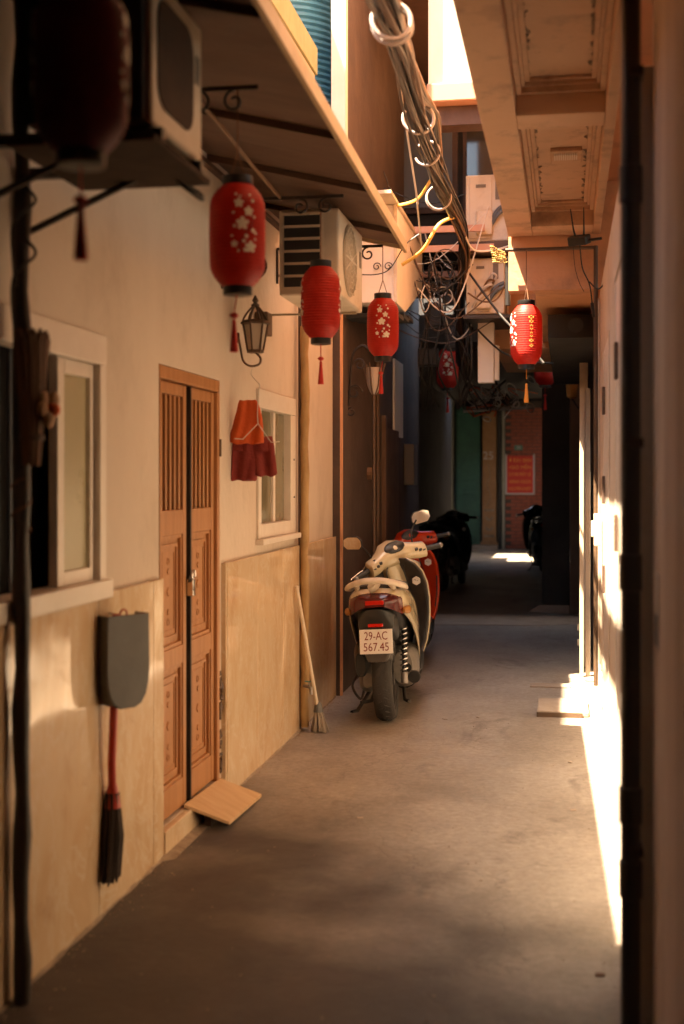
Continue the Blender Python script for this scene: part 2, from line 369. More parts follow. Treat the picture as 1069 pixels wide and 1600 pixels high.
def wall_holes(mb, y0, y1, z0, z1, holes, X, depth):
    """front face of a wall lying in the plane x=X, with reveals running back to X-depth"""
    ys = sorted({y0, y1, *[h[0] for h in holes], *[h[1] for h in holes]}); zs = sorted({z0, z1, *[h[2] for h in holes], *[h[3] for h in holes]})
    for a, b in zip(ys, ys[1:]):
        for c, d in zip(zs, zs[1:]):
            if any(h[0] <= a and b <= h[1] and h[2] <= c and d <= h[3] for h in holes): continue
            mb.add([(X,a,c),(X,b,c),(X,b,d),(X,a,d)], [(0,1,2,3)])
    for (a, b, c, d) in holes:
        for p, q in (((a,c),(b,c)),((b,c),(b,d)),((b,d),(a,d)),((a,d),(a,c))):
            mb.add([(X,*p),(X,*q),(X-depth,*q),(X-depth,*p)], [(0,1,2,3)])
    return mb

# ------------------------------------------------------------------ ground
g = MB()
xs = [-150,-8]+[-3+.25*i for i in range(17)]+[8,150]; ys = [-150,-8]+[0+.5*i for i in range(60)]+[60,200]
for y in ys:
    for x in xs: g.v.append(Vector((x, y, 0)))
nx = len(xs)
for j in range(len(ys)-1):
    for i in range(nx-1): g.f.append((j*nx+i, j*nx+i+1, (j+1)*nx+i+1, (j+1)*nx+i))
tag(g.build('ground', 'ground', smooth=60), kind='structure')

# ------------------------------------------------------------------ left house
LX = -1.60
HOUSE = thing('plastered_house', 'cream plastered house with beige stone dado and wooden door on the left', 'building', (0, 0, 0))
W1 = (3.36, 4.26, 1.125, 1.975); DR = (4.90, 5.80, .10, 1.965); W2 = (6.56, 7.42, 1.22, 1.95)
m = MB(); wall_holes(m, 3.0, 8.75, 0, 3.45, [W1, DR, W2], LX, .16)
MB().box(-4.9, LX-.0, -6, 2.999, 0, 3.449).build('dark_wall_section', 'darkwall', HOUSE)  # unseen near stretch of wall, coloured dark to cut bounced light
m.add([(LX,8.75,0),(-5,8.75,0),(-5,8.75,3.45),(LX,8.75,3.45)], [(0,1,2,3)])
m.add([(LX,3.0,3.45),(LX,8.75,3.45),(-5,8.75,3.45),(-5,3.0,3.45)], [(0,1,2,3)])
m.add([(-5,-6,0),(-5,8.75,0),(-5,8.75,3.45),(-5,-6,3.45)], [(0,1,2,3)])
m.build('wall', 'plaster', HOUSE)
# dark rooms right behind the openings
for (a,b,c,d) in (W1, DR, W2):
    MB().box(-2.6, LX-.165, a-.05, b+.05, c-.05, d+.05).build('room_interior', 'void', HOUSE)
# dado slabs
def slab(y0, y1, z1=1.11, z0=0.0):
    mb = MB().box(LX+.002, LX+.026, y0+.0012, y1-.0012, z0, z1); o = mb.build('tile', 'tile', HOUSE, bevel=.0025, seg=1); return o
y = 3.0-.585*1
while y < 4.85:
    y2 = min(y+.585, 4.885); slab(y, y2, 1.11 + random.uniform(-.002,.002)); y = y2
y = 5.86
while y < 8.7:
    y2 = min(y+.60, 8.75); slab(y, y2, 1.11 + random.uniform(-.002,.002)); y = y2
box('tile_edge', 'tile', HOUSE, LX-.10, LX+.022, 5.835, 5.858, 0, 1.108)
# raw mortar reveal beside the door
mb = MB()
for i in range(30):
    z = .06 + i*.019; mb.obox((LX-.012+random.uniform(-.012,.010), 5.815+random.uniform(-.006,.008), z), (random.uniform(.015,.03), random.uniform(.025,.04), random.uniform(.015,.04)), (random.uniform(-.4,.4),random.uniform(-.4,.4),random.uniform(-.4,.4)))
mb.build('broken_mortar', 'darkwood', HOUSE)
box('reveal_render', 'mortar', HOUSE, LX-.09, LX-.002, 5.80, 5.834, .099, 1.10)
box('threshold', 'tile', HOUSE, LX-.15, LX+.03, 4.895, 5.83, 0.0, .098, .004)

fl = MB(); rs = []; yy = 3.0
while yy < 8.75:
    if not 4.85 < yy < 5.9: w_ = random.uniform(.004,.014); h_ = random.uniform(.005,.013)
    else: w_ = .052; h_ = .012
    rs.append([(LX+.024, yy, -.001), (LX+.026+w_, yy, -.001), (LX+.026+w_*.5, yy, h_*.45), (LX+.024, yy, h_)]); yy += random.uniform(.03,.09)
fl.rings(rs).build('cement_fillet', 'mortar', HOUSE, smooth=50)
# --- window near
WN = box('window', 'whiteframe', HOUSE, LX-.06, LX+.012, W1[0]-.03, W1[1]+.025, W1[3]-.075, W1[3]+.03, .004)
def fr(x0,x1,y0,y1,z0,z1,n='frame'): return box(n, 'whiteframe', WN, x0,x1,y0,y1,z0,z1,.003)
fr(LX-.06, LX+.010, W1[0]-.03, W1[0]+.03, W1[2], W1[3]-.076)
fr(LX-.06, LX+.010, W1[1]-.035, W1[1]+.024, W1[2], W1[3]-.076)
fr(LX-.08, LX+.034, W1[0]-.06, W1[1]+.03, W1[2]-.035, W1[2]+.028, 'sill')
fr(LX-.045, LX-.012, 3.90, 3.955, W1[2]+.029, W1[3]-.077, 'sash_stile')
fr(LX-.045, LX-.012, 4.185, 4.215, W1[2]+.029, W1[3]-.077, 'sash_stile')
fr(LX-.045, LX-.012, 3.956, 4.184, W1[2]+.029, W1[2]+.075, 'sash_rail')
fr(LX-.045, LX-.012, 3.956, 4.184, W1[3]-.125, W1[3]-.077, 'sash_rail')
box('pane', 'frost', WN, LX-.034, LX-.026, 3.955, 4.186, W1[2]+.074, W1[3]-.124)
box('fly_screen_edge', 'darkwood', WN, LX-.075, LX-.055, 4.217, 4.228, W1[2]+.029, W1[3]-.077)
for i in range(5):
    yy = 3.46 + i*.09
    MB().cyl((LX-.10, yy, W1[2]), (LX-.10, yy, W1[3]), .008, n=8).build('window_bar', M['cblue'], WN, smooth=60)
# --- window far (white)
WN = box('window', 'whiteframe', HOUSE, LX-.06, LX+.016, W2[0]-.035, W2[1]+.035, W2[3]-.07, W2[3]+.03, .004)
fr(LX-.06, LX+.014, W2[0]-.035, W2[0]+.03, W2[2]-.03, W2[3]-.071)
fr(LX-.06, LX+.014, W2[1]-.10, W2[1]+.035, W2[2]-.03, W2[3]-.071)
fr(LX-.06, LX+.014, W2[0]+.031, W2[1]-.101, W2[2]-.03, W2[2]+.045)
fr(LX-.08, LX+.045, W2[0]-.05, W2[1]+.05, W2[2]-.062, W2[2]-.032, 'sill')
fr(LX-.05, LX-.012, 6.98, 7.03, W2[2]+.046, W2[3]-.072, 'sash_stile')
for a, b in ((6.592, 6.978), (7.032, 7.318)): box('pane', 'olive', WN, LX-.036, LX-.028, a, b, W2[2]+.046, W2[3]-.072)
for zz in (1.62, 1.40): MB().cyl((LX+.012, 7.40, zz), (LX+.019, 7.40, zz), .006, n=10).build('screw', 'darkwood', WN)

# --- door: two leaves with bars above and carved panels below
DO = box('door', 'wood', HOUSE, LX-.09, LX+.004, DR[0]+.001, DR[1]-.001, DR[3]-.055, DR[3]-.002, .004)
box('jamb', 'wood', DO, LX-.09, LX+.004, DR[1]-.045, DR[1]-.003, DR[2], DR[3]-.056, .004)
box('jamb', 'wood', DO, LX-.09, LX+.004, DR[0]+.003, DR[0]+.02, DR[2], DR[3]-.056, .003)
XB, XF = LX-.055, LX-.012
def leaf(y0, y1):
    z0, z1 = DR[2]+.012, DR[3]-.060; st = .045
    mb = MB()
    mb.box(XB, XF, y0, y0+st, z0, z1); mb.box(XB, XF, y1-st, y1, z0, z1)
    for a, b in ((z0, z0+.12), (.72, .80), (1.27, 1.375), (z1-.05, z1)): mb.box(XB+.001, XF-.001, y0+st, y1-st, a, b)
    L = mb.build('leaf', 'wood', DO, bevel=.003)
    for i in range(5):
        yy = y0+st + (y1-y0-2*st)*(i+.5)/5
        box('bar', 'wood', DO, XB+.008, XF-.008, yy-.011, yy+.011, 1.376, z1-.051, .002)
    for a, b in ((z0+.121, .719), (.801, 1.269)):
        P = MB()
        ya, yb = y0+st+.001, y1-st-.001
        P.box(XB+.01, XB+.022, ya, yb, a, b)
        def ring(ins, w_, x1):
            P.box(XB+.022, x1, ya+ins, ya+ins+w_, a+ins, b-ins); P.box(XB+.022, x1, yb-ins-w_, yb-ins, a+ins, b-ins)
            P.box(XB+.022, x1, ya+ins+w_, yb-ins-w_, a+ins, a+ins+w_); P.box(XB+.022, x1, ya+ins+w_, yb-ins-w_, b-ins-w_, b-ins)
        ring(0, .014, XB+.036); ring(.036, .014, XB+.029); ring(.066, .007, XB+.0255)
        yc = (ya+yb)/2; zc = (a+b)/2; h = (b-a)
        for k, sz in ((0,.018),(.18,.012),(-.18,.012)):
            P.obox((XB+.0235, yc, zc+k*h), (.006, sz*1.5, sz*1.5), (R(45),0,0))
        for k in (-.27, .27): P.torus((XB+.0235, yc, zc+k*h), .014, .0025, 14, 5, (0,R(90),0))
        P.build('panel', 'wood', DO, smooth=35)
leaf(DR[0]+.022, 5.315); leaf(5.352, DR[1]-.047)
box('gap_rebate', 'void', DO, XB-.02, XB+.004, 5.31, 5.356, DR[2]+.01, DR[3]-.058)
box('meeting_strip', 'blackm', DO, XF-.02, XF+.012, 5.340, 5.356, DR[2]+.012, DR[3]-.061, .002)
PL = MB(); PL.box(XF, XF+.03, 5.318, 5.352, 1.0, 1.075); PL.torus((XF+.028, 5.33, 1.09), .022, .005, 16, 6, (0,R(90),0)); PL.build('padlock', 'chrome', DO, smooth=40, bevel=.003)
box('hasp', 'blackm', DO, XF+.013, XF+.018, 5.30, 5.375, 1.06, 1.085)
for zz in (.42, 1.65): MB().cyl((LX+.004, DR[1]-.004, zz-.04), (LX+.004, DR[1]-.004, zz+.04), .009, n=10).build('hinge', 'iron', DO, smooth=50)

# hairline crack: a shallow dark groove strip under the wall lamp
# roof parapet of the house
MB().box(-1.599, -1.53, 6.3, 7.75, 3.452, 4.0).build('parapet', 'plaster', HOUSE)
box('parapet_cap', 'green', HOUSE, -1.61, -1.515, 6.28, 7.77, 4.002, 4.17, .004)
MB().box(-6, -2.62, 5.2, 11.0, 3.46, 7.6).build('shading_block', 'darkwall', HOUSE)  # added unseen block throwing the tank and parapet into shade

# blue ridged water tank on the roof behind the parapet
TK = thing('water_tank', 'blue ridged plastic water tank on the roof of the left house', 'water tank', (-2.06, 9.35, 3.46))
prof = [(.02, 0), (.40, 0)]
for i in range(60):
    h = .05 + i*.045; prof += [(.413, h), (.435, h+.012), (.435, h+.026), (.413, h+.038)]
prof += [(.38, 2.85), (.02, 2.95)]
MB().lathe(prof, n=40).build('tank_body', 'blue', TK, smooth=50)
MB().lathe([(.02,2.93),(.2,2.93),(.2,3.0),(.02,3.02)], n=24).build('lid', 'blue', TK, smooth=40)

# ------------------------------------------------------------------ awning
AW = thing('awning', 'dark brown board awning with pale edge strip above the wooden door', 'awning')
AZ = 2.87
def ex(y_): return -.895 + (7.12-y_)*.019
def az(x): return 2.972 - .17*(x-LX)/.72          # the boards fall towards the alley
def slope(y0, y1, x0, fx, o0, o1):
    xa, xb = (fx(y0), fx(y1)) if callable(fx) else (fx, fx)
    v = [(x0,y0,az(x0)+o0),(xa,y0,az(xa)+o0),(xb,y1,az(xb)+o0),(x0,y1,az(x0)+o0)]
    v += [(p[0],p[1],p[2]+o1-o0) for p in v]
    return MB().add(v, [(0,3,2,1),(4,5,6,7),(0,1,5,4),(1,2,6,5),(2,3,7,6),(3,0,4,7)])
seams = [1.0, 2.2, 3.14, 3.70, 4.20, 5.2, 6.06, 7.08]
for a, b in zip(seams, seams[1:]):
    gq = .0008
    slope(a+gq, b-gq, LX+.003, lambda q: ex(q)-.001, 0, .018).build('board', 'awn', AW)
MB().prism([(ex(1.0),1.0),(ex(1.0)+.019,1.0),(ex(7.1)+.019,7.1),(ex(7.1),7.1)], 2.768, 2.828, 'Z').build('edge_strip', 'awnedge', AW, bevel=.003)
slope(7.083, 7.10, LX+.003, lambda q: ex(q)-.001, -.02, .033).build('edge_strip', 'awnedge', AW)
for yy in (1.5, 2.6, 3.42, 4.7, 5.6, 6.6): slope(yy-.017, yy+.017, LX+.003, lambda q: ex(q)-.002, -.028, -.001).build('crossbar', 'awn', AW)
box('wall_batten', 'darkwood', AW, LX+.001, LX+.03, 1.0, 7.08, 2.905, 2.925)
def spiral(c, r0, r1, a0, a1, plane, n=26):
    out = []
    for i in range(n+1):
        t = i/n; a = R(a0+(a1-a0)*t); r = r0+(r1-r0)*t
        p = (r*math.cos(a), r*math.sin(a))
        out.append((c[0]+p[0], c[1], c[2]+p[1]) if plane == 'XZ' else (c[0], c[1]+p[0], c[2]+p[1]))
    return out
def scroll_bracket(y):
    mb = MB(); z = 2.80
    mb.box(LX+.002, LX+.60, y-.006, y+.006, z-.014, z)
    mb.tube(spiral((LX+.52, y, z-.05), .038, .010, 90, 500, 'XZ'), .005, 6)
    mb.tube(spiral((LX+.40, y, z-.05), .038, .010, 90, -340, 'XZ'), .005, 6)
    mb.tube(bez([(LX+.01, y, z-.16), (LX+.06, y, z-.12), (LX+.13, y, z-.05), (LX+.22, y, z-.015)], 8), .006, 6)
    mb.box(LX+.002, LX+.012, y-.012, y+.012, z-.2, z-.015)
    mb.build('scroll_bracket', 'blackm', AW, smooth=50)
for yy in (2.44, 4.10, 5.74, 7.0): scroll_bracket(yy)
SC = MB(); SC.tube(spiral((LX+.17, 5.80, 2.50), .062, .016, -90, 400, 'XZ'), .008, 6); SC.tube(bez([(LX+.17,5.80,2.438),(LX+.08,5.80,2.42),(LX+.01,5.80,2.40)],5), .008, 6); SC.build('wall_scroll', 'iron', AW, smooth=50)
mb = MB(); mb.tube(bez([(LX+.1,3.5,2.90),(LX+.32,4.2,2.83),(LX+.36,5.0,2.76),(LX+.30,5.8,2.80)],10), .008, 6); mb.build('lamp_wire', 'ctan', AW, smooth=60)

# ------------------------------------------------------------------ lanterns
def petal_flower(mb, th0, z0, size, H, rad):
    n = 30; pts = []
    for i in range(n):
        a = 2*math.pi*i/n; r = size*(.58+.42*abs(math.cos(2.5*a)))
        pts.append((r*math.cos(a+.3), r*math.sin(a+.3)))
    def P(u, v, e): 
        z = z0+v; rr = rad(z)+e; th = th0+u/max(.05, rr); return (rr*math.sin(th), -rr*math.cos(th), z)
    c = P(0,0,.0032); ring = [P(u,v,.0032) for u,v in pts]
    mb.add([c]+ring, [(0,1+i,1+(i+1)%n) for i in range(n)])
LB = {}
def lantern(label, loc, dia=.231, H=.42, rot=0.0, cord_top=3.0, tassel='tassel', printed=True, gold=False, tas_off=0.0, cloth='lantern'):
    r = dia/2
    t = thing('paper_lantern', label, 'lantern', loc, (0, 0, rot), 'red lanterns hung along the alley')
    def rad(z):
        q = abs(z)/(H/2)
        if q <= .55: return r*(1-.02*(q/.55)**2)
        k = (q-.55)/.45; return r*(.98-.46*k**2.0)
    prof = []; nr = 26
    for i in range(nr):
        for s_, d in ((0.0, -.0018), (.35, .0008), (.65, .0008)):
            z = -H/2 + H*(i+s_)/nr; prof.append((rad(z)+d, z))
    prof.append((rad(H/2)-.001, H/2))
    key = (dia, H)
    sh = MB().lathe(prof, n=48); f0 = random.uniform(0,6.28); f1 = random.uniform(0,6.28)
    for v in sh.v:
        th = math.atan2(v.y, v.x); k_ = 1 + .007*math.sin(3*th+f0+v.z*6) + .005*math.sin(5*th+f1-v.z*11); v.x *= k_; v.y *= k_
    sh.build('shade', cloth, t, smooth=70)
    rc = r*.50
    MB().lathe([(rc*.7,H/2-.004),(rc,H/2-.006),(rc+.004,H/2+.0),(rc+.004,H/2+.028),(rc-.006,H/2+.03),(rc-.01,H/2+.01)], n=36).build('top_collar', 'black', t, smooth=35)
    MB().lathe([(.005,-H/2-.026),(rc-.008,-H/2-.028),(rc+.002,-H/2-.026),(rc+.002,-H/2+.002),(rc*.7,-H/2+.004)], n=36).build('bottom_collar', 'black', t, smooth=35)
    if printed:
        for base, flip in ((0, 1), (R(188), 1)):
            mb = MB()
            sc = r/.115
            fl = [(-.018,.115,.021),(.022,.082,.021),(-.004,.032,.028),(.030,-.062,.025),(-.036,-.052,.015),(-.03,.15,.007),(.04,.125,.008),(.046,.06,.007),(-.04,.075,.007),(-.035,.02,.008),
                  (.04,.005,.010),(.052,-.005,.007),(.012,-.02,.009),(.002,-.04,.008),(.008,-.075,.010),(-.045,-.02,.006),(-.012,.142,.006),(.03,.15,.005),(.05,-.03,.006),(-.02,-.08,.006)]
            for (u,v,s_) in fl: petal_flower(mb, base+u*sc/r*1.0, v*H/.42, s_*sc, H, rad)
            mb.build('blossom_print', 'lantrib', t)
            tw = MB()
            pts = []
            for i in range(14):
                q = i/13; z = (.12-.2*q)*H/.42; th = base+(.0+.035*math.sin(q*5)+.02*q)*sc/r; rr = rad(z)+.0022
                pts.append((rr*math.sin(th), -rr*math.cos(th), z))
            tw.tube(pts, [.0006+.0014*(i/13) for i in range(14)], 4, flat=.6); tw.build('twig_print', 'twig', t)
    if gold:
        mb = MB(); base = R(82)
        for k, (v, wd) in enumerate(((.12,.036),(.108,.036),(.09,.026),(.078,.026),(.055,.02),(.03,.02),(.005,.016),(-.02,.018),(-.045,.03),(-.055,.026),(-.08,.024),(-.09,.02))):
            for q in range(3):
                u0 = -wd/2 + q*wd/3; z = v*H/.42; rr = rad(z)+.003
                vv = []
                for (du, dz) in ((0,-.0028),(wd/3*.72,-.0028),(wd/3*.72,.0028),(0,.0028)):
                    th = base+(u0+du)/rr; vv.append((rr*math.sin(th), -rr*math.cos(th), z+dz+(.003 if (q+k)%2 else -.002)))
                mb.add(vv, [(0,1,2,3)])
        mb.build('gold_lettering', 'gold', t)
    top = cord_top-loc[2]
    MB().tube([(-rc*.6,0,H/2+.02),(0,0,H/2+.10),(0,0,top)], .0028, 5).build('cord', 'cord', t)
    MB().tube([(rc*.6,0,H/2+.02),(.002,.002,H/2+.10)], .0022, 5).build('cord', 'cord', t)
    ts = MB(); zb = -H/2-.026; o = tas_off; q_ = H/.42
    if tassel:
        ts.tube([(o*.2,0,zb),(o,0,zb-.07*q_)], .0025, 5)
        if tassel == 'tassel': ts.sphere((o,0,zb-.085*q_), .016*q_, 12, 8, (1,1,.85)); ts.torus((o,0,zb-.085*q_), .015*q_, .005*q_, 12, 6)
        ts.lathe([(r_*q_,zb-d_*q_) for r_, d_ in ((.003,.098),(.008,.105),(.009,.125),(.012,.16),(.0165,.215),(.018,.235),(.002,.233))], (o,0,0), 14)
        ts.build('tassel', tassel, t, smooth=60)
    return t
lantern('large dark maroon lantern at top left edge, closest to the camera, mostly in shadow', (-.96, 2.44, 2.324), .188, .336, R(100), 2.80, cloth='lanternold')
lantern('red blossom lantern hanging above the wall lamp, second from the camera', (-1.068, 4.10, 2.304), .185, .336, R(26), 2.80, tas_off=-.012)
lantern('red lantern hanging right in front of the barred air conditioner end', (-1.104, 5.74, 2.309), .179, .326, R(97), 2.80)
lantern('red blossom lantern hanging over the parked scooter below the white hood', (-.998, 7.0, 2.341), .176, .319, R(6), 2.80, tas_off=-.01)
lantern('sunlit red lantern with orange tassel and gold letters on the right', (-.234, 7.69, 2.362), .189, .354, R(-62), 2.87, 'otassel', True, True)
lantern('unlit red lantern in the dark passage left of the sunlit lantern', (-1.28, 14.0, 2.72), .24, .43, R(5), 3.0)
lantern('unlit red lantern just behind the sunlit lantern on the right', (-.225, 14.0, 2.74), .24, .43, R(12), 3.0)

# ------------------------------------------------------------------ right house with coffered overhang
RX = .20
RH = thing('overhanging_house', 'peach house on the right with coffered overhang above the alley', 'building')
SZ = 2.97; SX = -.345; SY1 = 7.80
MB().box(RX, 3.5, 3.62, 8.55, 0, 2.64).build('wall', 'rightwall', RH)
MB().box(RX+.035, 3.5, -6, 3.60, 0, 3.4).build('wall', 'nearwall', RH)
def beam(x0,x1,y0,y1,z0=SZ,z1=SZ+.30,n='overhang_beam'): return box(n, 'peachcoat', RH, x0,x1,y0,y1,z0,z1,.004)
beam(SX, -.20, -6, SY1)
beam(.155, RX-.001, -6, SY1)
cof = [(-3.5,-1.2),(-1.0,1.2),(1.4,3.1),(3.25,5.22),(5.42,7.52)]
ends = [-6, *[v for c in cof for v in c], SY1]
for a, b in zip(ends[::2], ends[1::2]): beam(-.199, .154, a, b)
for a, b in cof:
    box('coffer_panel', 'peachcoat', RH, -.199, .154, a+.001, b-.001, SZ+.14, SZ+.29)
    for k, (ins, wd, dz) in enumerate(((0,.022,.085),(.022,.014,.11),(.036,.02,.125))):
        x0, x1, y0, y1 = -.199+ins, .154-ins, a+.001+ins, b-.001-ins
        mb = MB(); z0, z1 = SZ+dz, SZ+.139
        mb.box(x0,x0+wd,y0,y1,z0,z1); mb.box(x1-wd,x1,y0,y1,z0,z1); mb.box(x0+wd,x1-wd,y0,y0+wd,z0,z1); mb.box(x0+wd,x1-wd,y1-wd,y1,z0,z1)
        mb.build('coffer_moulding', 'peachcoat', RH, bevel=.003)
# peeling flakes along the inner moulding
mb = MB()
for i in range(150):
    a, b = random.choice(cof[3:]); sd = random.choice((-1,1))
    mb.obox((-.022+sd*.118+random.uniform(-.006,.006), random.uniform(a+.1,b-.1), SZ+.137), (random.uniform(.004,.014), random.uniform(.01,.05), .004), (random.uniform(-.3,.3),random.uniform(-.3,.3),random.uniform(-.5,.5)))
tag(mb.build('peeling_paint', 'mortar', RH), kind='stuff')
VG = MB(); VG.box(-.075,.075,6.28,6.52,SZ+.118,SZ+.139); v = VG.build('vent_grille', 'peachcoat', RH, bevel=.003)
for i in range(11): box('vent_slat', 'white', v, -.058+i*.0105, -.053+i*.0105, 6.32, 6.42, SZ+.110, SZ+.1175)
# storey above the overhang
MB().box(SX+.02, 3.5, -6, SY1-.05, SZ+.305, 8.0).build('upper_wall', 'plaster2', RH)
# trim and shutters on the sunlit wall
for (y0, y1, d, z0, z1, mm) in ((4.42,4.52,.007,0,2.30,'rightwall'),(5.25,5.34,.007,0,2.30,'rightwall'),(4.40,5.36,.009,2.302,2.37,'rightwall'),
                            (4.53,5.24,.004,.03,2.29,'whiteframe'),(6.10,6.17,.006,0,2.2,'rightwall'),(7.0,7.08,.006,0,2.2,'rightwall'),(6.175,6.995,.003,.03,2.19,'whiteframe'),(7.9,8.1,.02,0,2.6,'rightwall')):
    box('wall_trim', mm, RH, RX-d, RX-.0005, y0, y1, z0, z1, .003)
for yy, zs in ((4.12,(2.12,1.78)),(4.95,(1.95,1.3)),(6.6,(1.9,1.45,1.0))):
    for zz in zs: box('hinge_block', 'darkwood', RH, RX-.022, RX-.008 if yy>4.4 else RX-.001, yy-.03, yy+.03, zz-.07, zz+.07, .003)
for yy, zz, ll in ((5.7,.25,.5),(6.55,.2,.35),(7.5,.35,.45)): box('kick_board', 'whiteframe', RH, RX-.012, RX-.005 if yy!=5.7 and yy!=7.5 else RX-.001, yy-ll/2, yy+ll/2, zz-.12, zz+.06, .003)
tag(RH, None, None)

# black drain pipe, right foreground
DP = thing('drain_pipe', 'black drain pipe running full height in the right foreground', 'pipe', (.172, 3.55, 0))
MB().cyl((0,0,0),(0,0,4.2), .027, n=20).build('pipe', 'pipeblack', DP, smooth=50)
for z in (.42,.62,1.25,2.3,3.0): MB().lathe([(.027,z-.05),(.032,z-.048),(.032,z+.048),(.027,z+.05)], n=20).build('collar', 'pipeblack', DP, smooth=40)
for z in (.5,1.6,2.6): box('clip', 'blackm', DP, -.005, .032, -.035, .035, z-.012, z+.012)

# conduit along the beam
CO = thing('conduit', 'thin dark conduit below the overhang running down the right wall', 'conduit')
MB().tube([(-.36,7.74,2.88),(.172,7.74,2.88)], .011, 10).build('pipe', 'iron', CO, smooth=60)
MB().tube([(.172,7.74,2.89),(.172,7.74,.28)], .013, 10).build('pipe', 'iron', CO, smooth=60)

# router
RT = thing('router', 'black router with two antennas mounted under the peach overhang', 'router', (.07, 7.2, 2.83), (R(18), 0, R(-24)))
MB().box(-.055,.055,-.04,.04,-.03,.022).build('case', 'black', RT, bevel=.008)
for sx in (-.022,.03): MB().tube([(sx,0,.02),(sx*1.2,.0,.06),(sx*1.5,.01,.17)], [.006,.005,.003], 8).build('antenna', 'black', RT, smooth=50)
MB().tube([(.05,0,-.01),(.12,.03,-.01)], .008, 8).build('bracket', 'blackm', RT)
MB().tube(bez([(.0,0,-.03),(-.01,.02,-.16),(.02,.02,-.26),(.02,.02,-.38)],8), .004, 6).build('cable', 'cblack', RT, smooth=60)
MB().tube(bez([(.02,.02,-.24),(.06,.04,-.29),(.11,.06,-.24)],8), .004, 6).build('cable', 'cblack', RT, smooth=60)
MB().cyl((.02,.02,-.44),(.02,.02,-.36), .009, n=10).build('adapter', 'black', RT, smooth=50)
MB().tube(bez([(-.04,0,-.03),(-.045,0,-.15),(-.03,0,-.24),(-.01,0,-.29)],8), .0018, 5).build('cable', 'cblack', RT)

# ------------------------------------------------------------------ far right house (overhang low)
FR = thing('tan_house', 'tan house beyond the overhang with low soffit and air conditioners', 'building')
FX = -.345
MB().box(FX, 3.5, 7.812, 7.95, 2.645, 8.0).build('fascia_wall', 'plaster2', FR)
MB().box(-.19, 3.5, 7.951, 10.8, 2.648, 8.0).build('upper_wall', 'plaster2', FR)
MB().box(-.60, 3.5, 10.801, 13.2, 2.60, 8.0).build('upper_wall', 'plaster2', FR)
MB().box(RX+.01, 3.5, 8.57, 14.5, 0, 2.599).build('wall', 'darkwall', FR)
MB().box(-.12, RX+.005, 8.6, 12.8, 2.44, 2.597).build('ceiling_box', 'darkgrey', FR)
MB().cyl((.06,8.59,2.53),(.06,8.50,2.51), .03, .05, 16).build('speaker', 'black', FR, smooth=50)
box('balcony', 'white', FR, -.985, -.192, 9.25, 9.42, 4.36, 6.6)
box('balcony_ledge', 'peachiron', FR, -.99, -.192, 9.18, 9.5, 4.22, 4.355, .01)
box('balcony_beam', 'darkwood', FR, -.96, -.192, 9.3, 9.5, 4.08, 4.215)
box('balcony_panel', 'white', FR, -.70, -.193, 9.20, 9.247, 4.36, 4.62, .004)
box('balcony_panel', 'white', FR, -.66, -.193, 9.22, 9.247, 5.25, 6.5, .004)
for (x0,x1) in ((.1,.128),(.145,.18)): box('pipe_board', 'stick', FR, x0, x1, 9.8+x0, 9.86+x0, .0, 2.2)

